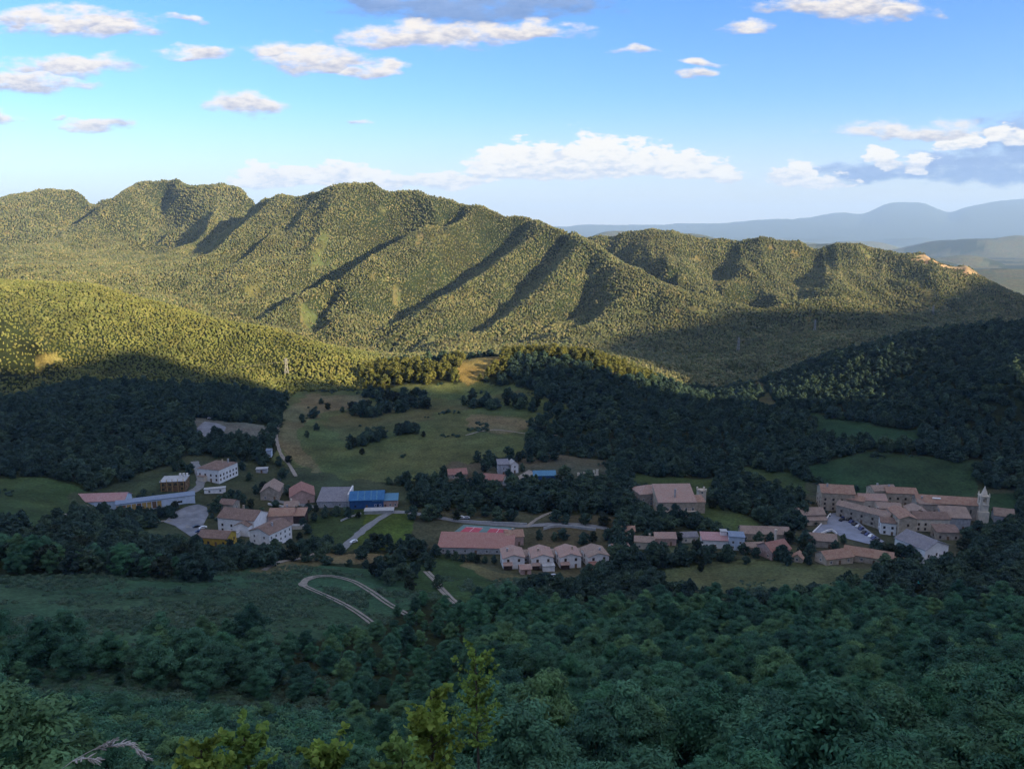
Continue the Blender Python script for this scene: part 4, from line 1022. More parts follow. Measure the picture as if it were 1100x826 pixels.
# ------------------------------------------------------------------ the old village around the square
OV = 'old stone houses around the square'
house('town_house', 'tall stone house with broad terracotta roof at the top of the square', 899, 549, 17, 12, 10.0, 3.0, -10, 'terra', 'beige', 'gx', (4, 2, 3), 1, group=OV, fr='wood', mark='the tall house above the square')
house('town_house', 'low stone house with brown roof left of the square', 873, 562, 13, 9, 4.6, 2.4, 4, 'mauve', 'beige', 'gx', (2, 1, 1), 1, group=OV, fr='wood', mark='the low house left of the square', wing=[(-6, 6.4, -7.2, -4.55, 2.6, 1.0, 'mono', 'mauve', 'beige')])
house('town_house', 'long narrow house with blank stone wall running down along the parked cars', 925, 562, 27, 7, 6.6, 1.8, -46, 'mauve', 'stone', 'gx', (5, 2, 2), 0, group=OV, fr='wood', seed=2)
house('town_house', 'white walled house with pinkish roof right of the tall stone house', 937, 552, 14, 9, 7.6, 2.2, -6, 'pink', 'cream', 'gx', (4, 1, 2), 1, group=OV, fr='wood')
house('town_house', 'pale house with two arched openings in the middle of the old village', 955, 559, 12, 9, 6.6, 1.8, -8, 'mauve', 'cream', 'gx', (3, 1, 2), 0, group=OV, fr='wood', wh=(1.3, 2.0))
house('town_house', 'small white house with low brown roof in front of the middle houses', 958, 575, 11, 8, 6.4, 1.6, -16, 'brown', 'white', 'gx', (3, 1, 2), 0, group=OV, fr='wood')
house('town_house', 'narrow tall stone house with three stacked windows and gable to the viewer', 974, 578, 8.5, 16, 10.0, 1.6, -4, 'terra', 'beige', 'gy', (1, 3, 3), 0, group=OV, fr='wood', mark='the narrow tall house', floor=3.0)
house('town_house', 'back row house with weathered pink roof behind the narrow tall house', 968, 543, 16, 9, 7.0, 2.0, -8, 'terra', 'beige', 'gx', (4, 1, 2), 1, group=OV, fr='wood')
house('town_house', 'wide house with brown roof and cream wall in the right half of the old village', 1001, 571, 17, 10, 6.8, 2.2, -3, 'brown', 'cream', 'gx', (5, 1, 2), 1, group=OV, fr='wood')
house('town_house', 'grey stone house between the wide cream house and the church', 1003, 557, 16, 9, 8.0, 2.0, -5, 'mauve', 'stone', 'gx', (3, 1, 2), 1, group=OV, fr='wood')
house('town_house', 'stone house with brown lean-to roof leaning on the church wall', 1027, 569, 13, 8, 6.4, 3.2, -8, 'mauve', 'greyw', 'mono', (2, 1, 1), 0, group=OV, fr='wood')
house('town_house', 'white gabled house with wide grey roof, lowest of the old village', 1005, 604, 15, 16, 7.0, 3.0, 24, 'slate', 'white', 'gy', (3, 3, 2), 0, group=OV, fr='wood', mark='the white house with grey roof', wing=[(-2, 6, -11, -8.05, 2.4, .01, 'flat', 'concrete', 'white')])
house('cottage', 'small grey cottage standing right behind the bell tower', 1078, 562, 9, 7, 4.0, 3.0, -20, 'mauve', 'greyw', 'gx', (1, 1, 1), 0)
house('barn', 'terracotta roofed barn on the meadow edge below the square, left of two', 902, 606, 14, 8, 3.0, 2.4, 16, 'terra', 'beige', 'gx', (3, 1, 1), 0, 'barn', mark='the left barn below the square')
house('barn', 'long terracotta roofed barn stepping down to the right below the square', 932, 605, 20, 8, 3.0, 2.4, -26, 'terra', 'beige', 'gx', (4, 1, 1), 0, 'barn', mark='the long barn below the square', wing=[(10.05, 17.5, -3.4, 3.4, 1.6, 2.0, 'gx', 'terra', 'beige')])
house('outbuilding', 'grey-brown roofed house below the left corner of the square', 883, 588, 13, 8, 3.4, 2.2, -12, 'mauve', 'stone', 'gx', (2, 1, 1), 0, 'house')
house('shed', 'low shed covered by a teal tarpaulin between dark trees at lower right', 1000, 631, 10, 5, 1.6, .8, -4, 'teal', 'greyw', 'mono', (0, 0, 0), 0, 'shed', door=False, mark='the teal-covered shed')
house('town_house', 'small cream house squeezed between the long blank wall and the middle houses', 944, 565, 9, 8, 6.0, 1.6, -30, 'terra', 'cream', 'gx', (2, 2, 2), 1, group=OV, fr='wood', seed=8)
house('town_house', 'stone house with rosy roof behind the white walled house, back edge of the village', 950, 540, 13, 8, 7.0, 2.0, 6, 'mauve', 'beige', 'gx', (3, 1, 2), 1, group=OV, fr='wood', seed=9)
house('town_house', 'narrow brown roofed house filling the gap before the grey stone house', 986, 566, 9, 10, 7.6, 1.8, -8, 'mauve', 'beige', 'gy', (2, 2, 2), 0, group=OV, fr='wood', seed=10)
house('town_house', 'low lean-to house below the wide cream house', 1018, 580, 11, 7, 4.0, 1.4, -6, 'brown', 'stone', 'mono', (3, 1, 1), 0, group=OV, fr='wood', seed=11)
house('town_house', 'house with tan roof between the tall stone house and the long blank wall', 917, 551, 9, 8, 7.2, 1.6, -30, 'terra', 'beige', 'gx', (2, 1, 2), 0, group=OV, fr='wood', seed=12)
# church and bell tower
ch = house('church', 'long church nave with weathered pink roof leading to the bell tower', 1021, 558, 34, 10, 8.6, 2.6, -12, 'terra', 'stone', 'gx', (0, 0, 0), 0, 'church', door=False, mark='the church')
for i in range(5):
    bm = bmesh.new(); a = -14 + i * 6.6; bm_hull(bm, [(a,-6.8,-2),(a+.9,-6.8,-2),(a+.9,-5,-2),(a,-5,-2),(a,-5.8,6.2),(a+.9,-5.8,6.2),(a+.9,-5,7.6),(a,-5,7.6)], ((0,1,5,4),(1,2,6,5),(2,3,7,6),(3,0,4,7),(4,5,6,7),(0,3,2,1))); grown(bm, 'buttress', MT['stone'], ch)
for i in range(4): add_window(ch, (-10.5 + i * 6.6) * HS, -5.005 * HS, 4.0 * HS, 0, .9, 2.4, 'stone')
bm = bmesh.new(); bm_box(bm, -9, -5, -3.0, -1.0, 10.2, 10.6); grown(bm, 'roof_hatch', MT['white'], ch)
bt = place('bell_tower', 'slender pale stone bell tower with open belfry and pointed top', 'bell tower', 1056, 562, 6, 6, -10); MARKS.append((1056, 550, 'the bell tower'))
bm = bmesh.new(); bm_box(bm, -3.6, 3.6, -3.6, 3.6, -3, 7.0); bm_done(bm, 'base', MT['cream'], bt); bt.scale = (.8, .8, .97)
bm = bmesh.new(); bm_box(bm, -2.9, 2.9, -2.9, 2.9, 7.0, 11.0); bm_box(bm, -3.15, 3.15, -3.15, 3.15, 11.0, 11.4); bm_done(bm, 'shaft', MT['cream'], bt)
bm = bmesh.new()
for i in (-1, 1):
    for j in (-1, 1): bm_box(bm, i*2.0-.85, i*2.0+.85, j*2.0-.85, j*2.0+.85, 11.4, 16.2)
# arched heads over the four openings
for s in (0, 1):
    for t in (-1, 1):
        for k in range(6):
            a0, a1 = math.pi * k / 6, math.pi * (k + 1) / 6
            xa, xb = -1.15 * math.cos(a0), -1.15 * math.cos(a1); zb_ = 15.0 + 1.15 * min(math.sin(a0), math.sin(a1))
            if s == 0: bm_box(bm, xa, xb, t*2.45-.38, t*2.45+.38, zb_, 16.19)
            else: bm_box(bm, t*2.45-.38, t*2.45+.38, xa, xb, zb_, 16.19)
bm_box(bm, -3.15, 3.15, -3.15, 3.15, 16.2, 16.7); bm_done(bm, 'belfry', MT['cream'], bt)
bm = bmesh.new(); bmesh.ops.create_cone(bm, cap_ends=True, segments=14, radius1=.75, radius2=.3, depth=1.2, matrix=Matrix.Translation((0, 0, 13.6))); bm_box(bm, -2.9, 2.9, -.07, .07, 14.25, 14.4); bm_done(bm, 'bell', MT['darkw'], bt)
bm = bmesh.new()
bmesh.ops.create_cone(bm, cap_ends=True, segments=8, radius1=2.5, radius2=1.5, depth=2.4, matrix=Matrix.Translation((0, 0, 17.9)))
bmesh.ops.create_cone(bm, cap_ends=True, segments=8, radius1=1.5, radius2=.15, depth=3.4, matrix=Matrix.Translation((0, 0, 20.8)))
bm_done(bm, 'spire', MT['cream'], bt)
for i in (-1, 1):
    for j in (-1, 1):
        bm = bmesh.new(); bm_box(bm, i*2.6-.35, i*2.6+.35, j*2.6-.35, j*2.6+.35, 16.7, 17.6)
        bmesh.ops.create_cone(bm, cap_ends=True, segments=6, radius1=.42, radius2=.05, depth=1.2, matrix=Matrix.Translation((i*2.6, j*2.6, 18.2))); bm_done(bm, 'pinnacle', MT['cream'], bt)

# ------------------------------------------------------------------ roads, tracks, the square, the court
m_track = surf('track_dirt', (.24,.21,.175), .3, .5); m_lane = surf('lane_asphalt', (.19,.19,.19), .2, .5); m_lot = surf('car_park_gravel', (.17,.175,.19), .35, .15)
m_square = surf('square_paving', (.21,.225,.27), .25, .2); m_court = surf('court_green', (.13,.20,.19), .15, .3); m_red = surf('court_red', (.42,.08,.10), .15, .5); m_line = surf('court_line', (.7,.7,.7), .1)
def gpts(pix): return [Vector(hit(*p)) for p in pix]
def smooth_poly(P, step=2.0):
    out = []
    Pn = [P[0]] + P + [P[-1]]
    for i in range(1, len(Pn) - 2):
        a, b, c, d = Pn[i-1], Pn[i], Pn[i+1], Pn[i+2]
        n = max(2, int((c - b).length / step))
        for k in range(n):
            t = k / n
            out.append(.5 * ((2*b) + (c-a)*t + (2*a-5*b+4*c-d)*t*t + (3*b-a-3*c+d)*t**3))
    out.append(P[-1]); return out
ROADPTS = []
def ribbon(name, pix, width, mat, lift=.3, offs=(0,), label=None):
    P = smooth_poly(gpts(pix)); V, Fq = [], []; ROADPTS.extend((p.x, p.y, width + max(offs)) for p in P)
    for of in offs:
        base = len(V)
        for i, p in enumerate(P):
            d = P[min(i+1, len(P)-1)] - P[max(i-1, 0)]; d.z = 0; d.normalize(); nrm = Vector((-d.y, d.x, 0))
            wd_ = width * (1 + .22 * float(vnoise(np.array(p.x / 4 + of), np.array(p.y / 4), 91)))
            for s in (-.5, 0, .5):
                q = p + nrm * (of + s * wd_); V.append((q.x, q.y, float(H(q.x, q.y)) + lift))
        for i in range(len(P) - 1):
            for k in range(2): a = base + i*3 + k; Fq.append((a, a+1, a+4, a+3))
    o = mesh_obj(name, np_mesh(name, V, Fq, mat, True)); o['kind'] = 'structure'
    if label: o['label'] = label
    return o
PAVED = []
def patch(name, pix, mat, lift=.3, kind='structure', cell=2.0):
    """a paved area: its outline filled with a fine mesh that lies on the ground"""
    PAVED.append(pix); P = [Vector((p.x, p.y, 0)) for p in gpts(pix)]
    bm = bmesh.new(); vs_ = []
    n = len(P)
    for i in range(n):
        a, b_ = P[i], P[(i + 1) % n]; k = max(1, int((b_ - a).length / cell))
        for t in range(k): vs_.append(bm.verts.new(a.lerp(b_, t / k)))
    f = bm.faces.new(vs_); bmesh.ops.triangulate(bm, faces=[f])
    for _ in range(5):
        ed = [e for e in bm.edges if e.calc_length() > cell * 1.8]
        if not ed: break
        bmesh.ops.subdivide_edges(bm, edges=ed, cuts=1); bmesh.ops.triangulate(bm, faces=[f for f in bm.faces if len(f.verts) > 3])
    for v in bm.verts: v.co.z = float(H(v.co.x, v.co.y)) + lift
    o = bm_done(bm, name, mat); o['kind'] = kind
    for p in o.data.polygons: p.use_smooth = True
    if o.data.polygons and sum(p.normal.z for p in o.data.polygons) < 0: o.data.flip_normals()
    return o
ribbon('path', [(410,678),(395,666),(374,652),(352,641),(334,633),(326,628),(331,622),(345,619),(362,620),(380,625),(396,634),(416,648),(440,662)], 1.0, m_track, offs=(-.95, .95))
ribbon('path', [(328,630),(325,628),(329,623),(336,620)], 3.2, m_track, .16)
ribbon('path', [(458,614),(467,623),(475,634),(486,645),(500,654),(516,656),(534,657)], 1.4, m_track, offs=(-.9, .9))
ribbon('road', [(366,592),(375,583),(390,570),(405,559),(419,551)], 4.6, m_lane)
ribbon('road', [(400,549),(419,550),(440,551),(470,556),(495,560),(530,563),(565,565),(600,563),(640,566),(668,572)], 4.2, m_lane, .26)
ribbon('path', [(566,566),(578,557),(592,551),(612,548)], 2.2, m_track)
ribbon('path', [(482,522),(492,518),(510,516),(535,517),(565,518),(585,520)], 2.0, m_track)
ribbon('road', [(128,577),(145,569),(160,563),(175,560),(190,562),(204,567)], 3.2, m_track)
ribbon('path', [(97,544),(84,548),(72,554)], 3.0, m_track)
ribbon('road', [(203,530),(215,522),(213,505),(209,496)], 5, m_lane)
ribbon('road', [(288,536),(305,540),(322,542),(340,545)], 4.0, m_lane)
ribbon('path', [(318,512),(311,500),(301,486),(297,470),(300,455)], 2.4, m_track)
ribbon('path', [(500,468),(530,462),(565,466),(600,468)], 1.6, m_track)
ribbon('path', [(345,592),(322,600),(300,604),(283,613)], 3.0, m_track)
patch('car_park', [(176,561),(186,551),(199,545),(213,542),(222,545),(224,553),(220,561),(214,571),(206,577),(198,572),(188,565)], m_lot)
patch('car_park', [(210,462),(220,453),(232,455),(243,459),(240,467),(222,471)], m_lot)
patch('yard', [(572,622),(584,617),(600,621),(610,629),(594,632)], m_track)
patch('yard', [(556,512),(568,505),(576,508),(576,518),(560,519)], m_track)
patch('square', [(874,572),(884,562),(893,552),(908,549),(916,556),(930,568),(950,582),(938,586),(922,582),(906,578),(894,571),(884,573)], m_square, .35)
patch('square', [(262,556),(280,548),(290,552),(288,566),(276,577)], m_lot, .3)
# sports court: lies level a little above the ground, with two red playing areas and white lines
cP = gpts([(484,576), (498,564), (553,567), (547,579)])
cz = max(p.z for p in cP) + .25
def q4(a, b): return cP[0].lerp(cP[3], a).lerp(cP[1].lerp(cP[2], a), b)
def court_part(name, rects, mat, z, parent):
    bm = bmesh.new()
    for (a0, a1, b0, b1) in rects:
        v = [bm.verts.new((*q4(a, b).xy, z)) for a, b in ((a0, b0), (a1, b0), (a1, b1), (a0, b1))]; bm.faces.new(v)
    return bm_done(bm, name, mat, parent)
court = empty('sports_court', (0, 0, 0)); tag(court, 'blue-green sports court with two red playing areas behind the red hall', 'sports court')
bm = bmesh.new(); tp = [(*p.xy, cz) for p in cP]; bt_ = [(*p.xy, cz - 3) for p in cP]
bm_hull(bm, tp + bt_, ((0,1,2,3),(0,4,5,1),(1,5,6,2),(2,6,7,3),(3,7,4,0))); bm_done(bm, 'surface', m_court, court)
court_part('playing_area', [(.10, .42, .12, .80)], m_red, cz + .006, court); court_part('playing_area', [(.56, .90, .12, .80)], m_red, cz + .006, court)
court_part('line_marking', [(.10,.42,.11,.13),(.10,.42,.79,.81),(.56,.90,.11,.13),(.56,.90,.79,.81),(.255,.262,.13,.79),(.725,.732,.13,.79)], m_line, cz + .012, court)
MARKS.append((518, 570, 'the sports court'))
# low pale walls along the lane
def low_wall(label, pix, h, th, mat):
    P = smooth_poly(gpts(pix), 3.0); V, Fq = [], []
    for i, p in enumerate(P):
        d = P[min(i+1, len(P)-1)] - P[max(i-1, 0)]; d.z = 0; d.normalize(); nr = Vector((-d.y, d.x, 0)) * th / 2
        for q, z in ((p-nr, -1), (p-nr, h), (p+nr, h), (p+nr, -1)): V.append((q.x, q.y, float(H(q.x, q.y)) + z))
    for i in range(len(P) - 1):
        for k in range(3): a = i*4 + k; Fq.append((a, a+1, a+5, a+4))
    Fq.append((0, 1, 2, 3)); e = (len(P)-1)*4; Fq.append((e+3, e+2, e+1, e))
    o = mesh_obj('garden_wall', np_mesh('garden_wall', V, Fq, mat)); tag(o, label, 'wall')
low_wall('pale wall along the lane above the sports court', [(488,560),(520,562),(566,564)], 1.3, .4, MT['concrete'])
low_wall('pale broken wall beside the lane right of the sports court', [(584,569),(600,566),(640,570)], 1.5, .4, MT['concrete'])
low_wall('curved pale wall along the upper edge of the square', [(873,573),(883,563),(892,553)], 1.2, .4, MT['white'])
low_wall('white zigzag wall at the lower left edge of the square', [(882,574),(893,570),(899,575)], 1.2, .4, MT['white'])
low_wall('long white wall in front of the red-roofed barn', [(288,542),(303,545),(322,546)], 1.2, .4, MT['white'])
low_wall('pale hedge-side wall crossing the lower field below the ruined house', [(366,560),(376,556),(388,552)], .9, .4, MT['concrete'])

# ------------------------------------------------------------------ cars
def car_meshes():
    bm = bmesh.new()
    prof = [(-2.1,.35),(-2.1,.8),(-1.3,.95),(-.7,1.42),(.9,1.45),(1.65,.98),(2.1,.9),(2.15,.35)]
    def ring(y, inset): return [bm.verts.new((x, y * (1 - inset * max(0, z - .95) / .5 * .28), z)) for x, z in prof]
    a, b_ = ring(-.85, 1), ring(.85, 1)
    bm.faces.new(a[::-1]); bm.faces.new(b_)
    for i in range(len(prof)): j = (i + 1) % len(prof); bm.faces.new((a[i], a[j], b_[j], b_[i]))
    bmesh.ops.recalc_face_normals(bm, faces=bm.faces); body = bpy.data.meshes.new('body'); bm.to_mesh(body); bm.free()
    bm = bmesh.new(); bm_hull(bm, [(-1.2,-.84,.98),(1.5,-.84,1.0),(.85,-.72,1.38),(-.68,-.72,1.36),(-1.2,.84,.98),(1.5,.84,1.0),(.85,.72,1.38),(-.68,.72,1.36)], ((0,1,2,3),(7,6,5,4),(1,5,6,2),(3,7,4,0)))
    bmesh.ops.recalc_face_normals(bm, faces=bm.faces); gl = bpy.data.meshes.new('window'); bm.to_mesh(gl); bm.free(); gl.materials.append(MT['pane'])
    bm = bmesh.new(); bmesh.ops.create_cone(bm, cap_ends=True, segments=14, radius1=.32, radius2=.32, depth=.22, matrix=Matrix.Rotation(math.pi/2, 4, 'X'))
    wl = bpy.data.meshes.new('wheel'); bm.to_mesh(wl); bm.free(); wl.materials.append(MT['darkw'])
    return body, gl, wl
CB, CG, CWH = car_meshes(); _paint = {}
def paint(nm, col):
    if nm not in _paint:
        m, nt, b = newmat(nm + '_car_paint'); b.inputs['Base Color'].default_value = (*col, 1); b.inputs['Roughness'].default_value = .3; b.inputs['Specular IOR Level'].default_value = .5
        me = CB.copy(); me.materials.append(m); _paint[nm] = me
    return _paint[nm]
def car(u, v, yaw, col, label, group=None):
    x, y, z = hit(u, v)
    o = empty('parked_car', (x, y, z + .24), R(yaw)); tag(o, label, 'car', group)
    mesh_obj('body', paint(*col), o); mesh_obj('window', CG, o)
    for a in (-1.3, 1.35):
        for b_ in (-.78, .78): w = mesh_obj('wheel', CWH, o); w.location = (a, b_, .32)
    SPOTS.append((x, y, 2.5, 2, 1, 0))
WHT, SIL, NAV, BLK, RED_ = ('white', (.75,.75,.75)), ('silver', (.45,.46,.48)), ('navy', (.02,.04,.14)), ('black', (.012,.012,.016)), ('wine', (.22,.02,.03))
GC = 'cars parked on the village square'
UP = ['topmost', 'second', 'third', 'fourth', 'fifth', 'sixth', 'seventh']
for i, (u, v, c) in enumerate([(907,556,NAV),(911,559,BLK),(914.5,561.5,NAV),(918,564,BLK),(921.5,566.5,SIL),(925,569,NAV),(904,559.5,BLK)]):
    car(u, v, 40, c, f'{c[0]} car in the upper row beside the long stone wall, {UP[i]} in that row' if i < 6 else 'black car parked alone left of the upper row on the square', GC)
for i, (u, v, c) in enumerate([(928,573,BLK),(931.5,575,NAV),(935,577,WHT),(938.5,579,NAV),(942,581,BLK)]):
    car(u, v, 40, c, f'{c[0]} car in the lower row at the foot of the square, {UP[i]} in that row', GC)
car(218, 568, 30, WHT, 'white car parked in the car park below the large white house')
car(211, 567, 30, BLK, 'black car left of the white one in the lower car park')
car(214, 572, 20, NAV, 'navy car at the lower edge of the lower car park')
car(283, 556, 70, NAV, 'navy car in the yard right of the large white house')
car(281, 563, 70, SIL, 'silver car below the navy one in the yard of the large white house')
car(380, 583, 40, WHT, 'white car at the lower end of the straight lane')
car(594, 620, 10, SIL, 'silver car on the yard before the second row house')
car(495, 557, 5, WHT, 'white car on the lane above the sports court, left of two')
car(501, 557.5, 5, SIL, 'silver car on the lane above the sports court, right of two')
car(226, 450, 10, WHT, 'white van-like car on the high car park in the woods')
car(653, 610, 30, ('blue', (.03,.12,.4)), 'blue car beside the last row house')

# ------------------------------------------------------------------ pylons and their wires
m_steel = surf('galvanised_steel', (.24,.24,.24), .1)
def pylon_mesh(h):
    V, Fq = [], []
    def bar(a, b_, r=.22): tube_rings(V, Fq, [a, b_], [r, r], 4)
    lv = [(0, 1.9), (h*.3, 1.45), (h*.55, 1.1), (h*.75, .8), (h, .35)]
    for i in range(4):
        (z0, r0), (z1, r1) = lv[i], lv[i+1]
        C = [(-1,-1),(1,-1),(1,1),(-1,1)]
        for k in range(4):
            c, n_ = C[k], C[(k+1) % 4]
            bar((c[0]*r0, c[1]*r0, z0), (c[0]*r1, c[1]*r1, z1)); bar((c[0]*r0, c[1]*r0, z0), (n_[0]*r1, n_[1]*r1, z1), .13); bar((n_[0]*r0, n_[1]*r0, z0), (c[0]*r1, c[1]*r1, z1), .13)
    return np_mesh('mast', V, Fq, m_steel)
def arm_mesh(h, w):
    V, Fq = [], []
    tube_rings(V, Fq, [(-w, 0, h), (w, 0, h)], [.2, .2], 4); tube_rings(V, Fq, [(-w, 0, h), (0, 0, h+1.6)], [.13, .13], 4); tube_rings(V, Fq, [(w, 0, h), (0, 0, h+1.6)], [.13, .13], 4)
    return np_mesh('cross_arm', V, Fq, m_steel)
def pylon(u, v, h, rz, label):
    x, y, z = hit(u, v); o = empty('pylon', (x, y, z), R(rz)); tag(o, label, 'pylon', None)
    mesh_obj('mast', pylon_mesh(h), o)
    for k, w in ((.7, 2.4), (.84, 3.0), (.96, 2.0)): mesh_obj('cross_arm', arm_mesh(h * k, w), o)
    return Vector((x, y, z + h * .82))
pA = pylon(308, 402, 17, 25, 'sunlit steel pylon at the foot of the low hill, above the shade edge')
pB = pylon(793, 377, 20, -40, 'faint pylon in the shaded valley, lowest and leftmost of three')
pC = pylon(875, 357, 20, -40, 'faint pylon in the shaded valley, middle one of three')
pD = pylon(1002, 338, 17, -40, 'faint pylon in the shaded valley, highest and rightmost of three')
def wire(a, b_, sag, label, rad=.07):
    V, Fq = [], []; P = []
    for i in range(25):
        t = i / 24; p = a.lerp(b_, t); P.append((p.x, p.y, p.z - sag * 4 * t * (1 - t)))
    tube_rings(V, Fq, P, [rad] * 25, 4)
    o = mesh_obj('power_line', np_mesh('power_line', V, Fq, m_steel)); tag(o, label, 'power line')
lw = Vector(hit(-60, 425)) + Vector((0, 0, 22))
wire(pA, lw, 9, 'thin power line sagging over the shaded wood at left')
wire(pB, pC, 8, 'thin power line between the lowest and the middle faint pylon')
wire(pC, pD, 8, 'thin power line between the middle and the highest faint pylon')

# ------------------------------------------------------------------ trees one can tell apart
def free(x, y, pad=1.5):
    uu_, vv_ = px(x, y, float(H(x, y)))
    for P_ in PAVED:
        if inpoly(np.array([uu_]), np.array([vv_]), P_)[0]: return False
    for (a, b_, r, hw, hd, yw) in SPOTS:
        dx, dy = x - a, y - b_
        if abs(dx) > r + pad + 1 or abs(dy) > r + pad + 1: continue
        c, s = math.cos(yw), math.sin(yw)
        if abs(dx * c + dy * s) < hw + pad and abs(-dx * s + dy * c) < hd + pad: return False
    return True
ORD = ['first', 'second', 'third', 'fourth', 'fifth', 'sixth', 'seventh', 'eighth', 'ninth', 'tenth', 'eleventh', 'twelfth', 'thirteenth', 'fourteenth', 'fifteenth', 'sixteenth', 'seventeenth', 'eighteenth', 'nineteenth', 'twentieth']
for t_ in ('twenty', 'thirty', 'forty', 'fifty', 'sixty', 'seventy', 'eighty', 'ninety'):
    if t_ != 'twenty': ORD.append(t_[:-1] + 'ieth')
    ORD += [t_ + '-' + o for o in ORD[:9]]
def put_tree(kind, x, y, hgt, proto, rz, wid=1.0):
    cm, tm, h0, r0 = proto; s = hgt / h0
    o = empty(kind, (x, y, float(H(x, y)) - .1), rz); o.scale = (s * wid, s * wid, s)
    mesh_obj('trunk', tm, o); mesh_obj('crown', cm, o)
    return o
VT = [(178,561,7),(165,566,8),(151,561,7),(135,567,8),(120,571,8),(105,576,8),(90,581,8),(75,576,7),(60,581,8),(110,590,8),(125,593,8),(142,596,8),(182,553,6),(188,548,6),(172,555,7),(140,556,7),(150,553,6),(128,560,6),(158,557,6),
 (222,547,7),(232,549,8),(212,546,6),(240,545,6),(302,533,6),(268,516,6),(290,506,7),(300,501,8),(282,500,7),(310,497,6),(304,513,7),(318,562,6),(326,566,6),(348,556,5),(338,560,6),(321,553,6),
 (325,592,7),(340,592,8),(352,587,7),(300,597,7),(315,602,8),(330,603,8),(365,595,6),(292,600,7),(345,602,7),(402,587,8),(410,588,8),(395,592,7),(417,584,6),(388,600,7),
 (440,587,8),(447,592,7),(455,594,8),(468,598,7),(432,602,8),(444,604,8),(456,606,7),(425,612,9),(410,622,9),(418,628,8),(402,618,7),(432,622,8),(445,620,8),(462,612,7),(470,632,7),(440,634,7),
 (385,479,8),(395,475,9),(405,472,8),(375,483,7),(389,488,5),(412,470,7),(428,467,8),(437,465,9),(443,464,8),(455,469,5),(449,466,5),(340,462,6),(325,454,8),(337,449,8),(352,440,7),(368,443,6),(330,470,6),(345,434,6),
 (511,515,6),(520,507,6),(546,512,6),(561,506,6),(505,522,6),(570,522,6),(600,520,7),(607,510,7),(612,519,7),(660,512,7),(650,520,7),(475,520,7),(468,528,7),(480,530,7),(462,535,7),
 (665,548,7),(675,550,7),(688,553,6),(700,557,6),(743,567,7),(748,562,8),(765,545,7),(776,548,7),(680,562,6),(695,566,6),(760,566,6),(712,566,5),
 (897,591,6),(906,584,6),(921,603,6),(880,602,7),(870,596,7),(945,598,8),(955,600,9),(966,600,9),(976,602,9),(985,608,8),(950,610,8),(964,614,8),(978,616,8),(940,590,6),(878,540,6),(862,536,6),(983,534,6),(952,530,5),(920,527,4),(1040,580,8),(1050,572,8),(1062,575,8),(1035,592,8),(1072,572,8)]
rt = random.Random(5)
def row(u0, v0, u1, v1, n_, h, ju=4, jv=3):
    for i in range(n_):
        t = (i + .5) / n_; VT.append((u0 + (u1-u0)*t + rt.uniform(-ju, ju), v0 + (v1-v0)*t + rt.uniform(-jv, jv), h * rt.uniform(.8, 1.2)))
row(435,556,560,557,8,8); row(440,546,690,548,17,9); row(450,540,640,543,10,6.5); row(585,560,690,562,6,8); row(620,528,700,530,6,8)
row(672,580,870,585,12,7); row(690,594,870,600,11,7); row(478,600,535,606,7,5, 2, 1); row(375,441,458,437,28,10,5,8); row(385,428,456,427,18,9,6,4); row(500,436,606,436,30,10,5,9); row(376,480,412,470,9,9,3,3); row(572,474,612,446,18,9,9,9); row(520,505,600,495,9,8,6,5); row(426,465,450,464,6,9,3,1); row(570,580,662,583,6,7); row(655,600,690,610,5,8)
for q in [(243,538,6),(252,542,7),(262,541,7),(270,545,6),(256,536,6),(248,533,5),(236,541,6),(275,530,6),(283,526,6),(300,523,6),(310,530,6),(296,545,5),(331,550,6),(340,550,5),(350,553,6),(362,553,6),(375,553,5),(371,530,5),(235,585,5),(247,590,6),(258,588,5),(268,592,6),(296,590,6),(312,588,5),(322,580,5),(330,573,6),(205,553,5),(198,558,5),(260,505,7),(252,498,7),(245,490,7),(262,495,8),(275,492,7),(205,508,7),(196,504,7),(188,506,7),(385,556,4),(374,556,5)]: VT.append(q)
row(10,596,292,610,13,9.5); row(40,612,235,624,8,10); row(860,560,868,600,3,7); row(770,602,900,606,6,5)
LANDM = sorted(MARKS)
groups = {}
def nearest_mark(u, v):
    return min(MARKS, key=lambda m: (m[0]-u)**2 + ((m[1]-v)*1.4)**2)
cnt = 0
for (u, v, h) in VT:
    x, y, z = hit(u, v)
    if not free(x, y, 1.2): continue
    proto = TREES_MID[cnt % 6]; dark = (cnt % 5 == 2)
    if dark: proto = DARKT
    o = put_tree('meadow_tree' if (v < 492 and 310 < u < 620) else 'garden_tree', x, y, h * 1.0, proto, rt.uniform(0, 6.28), rt.uniform(.85, 1.1)); cnt += 1
    m_ = nearest_mark(u, v); du, dv = u - m_[0], v - m_[1]
    rel = ('left of' if du < 0 else 'right of') if abs(du) > abs(dv) * 1.6 else ('in front of' if dv > 0 else 'behind')
    groups.setdefault((rel, m_[2]), []).append((du*du + dv*dv, o, dark, h))
for (rel, mk), lst in groups.items():
    lst.sort(key=lambda t: t[0])
    for i, (_, o, dark, h) in enumerate(lst):
        tone = 'dark' if dark else ('small green' if h < 6.3 else 'green')
        tag(o, f'{tone} tree {rel} {mk}' + ('' if len(lst) == 1 else f', {ORD[i]} closest'), 'tree', f'trees {rel} {mk}')
x, y, z = hit(753, 614); cy = put_tree('cypress_tree', x, y, 12.5, CYP, 0); tag(cy, 'tall narrow dark cypress standing alone at the meadow edge below the manor', 'tree')
x, y, z = hit(823, 560); pc_ = CYP[0].copy(); pc_.materials.clear(); pc_.materials.append(m_scrub); cy = put_tree('conifer_tree', x, y, 10, (pc_,) + CYP[1:], 1, 1.9); tag(cy, 'pale pointed conifer in the wood left of the low stone house', 'tree')

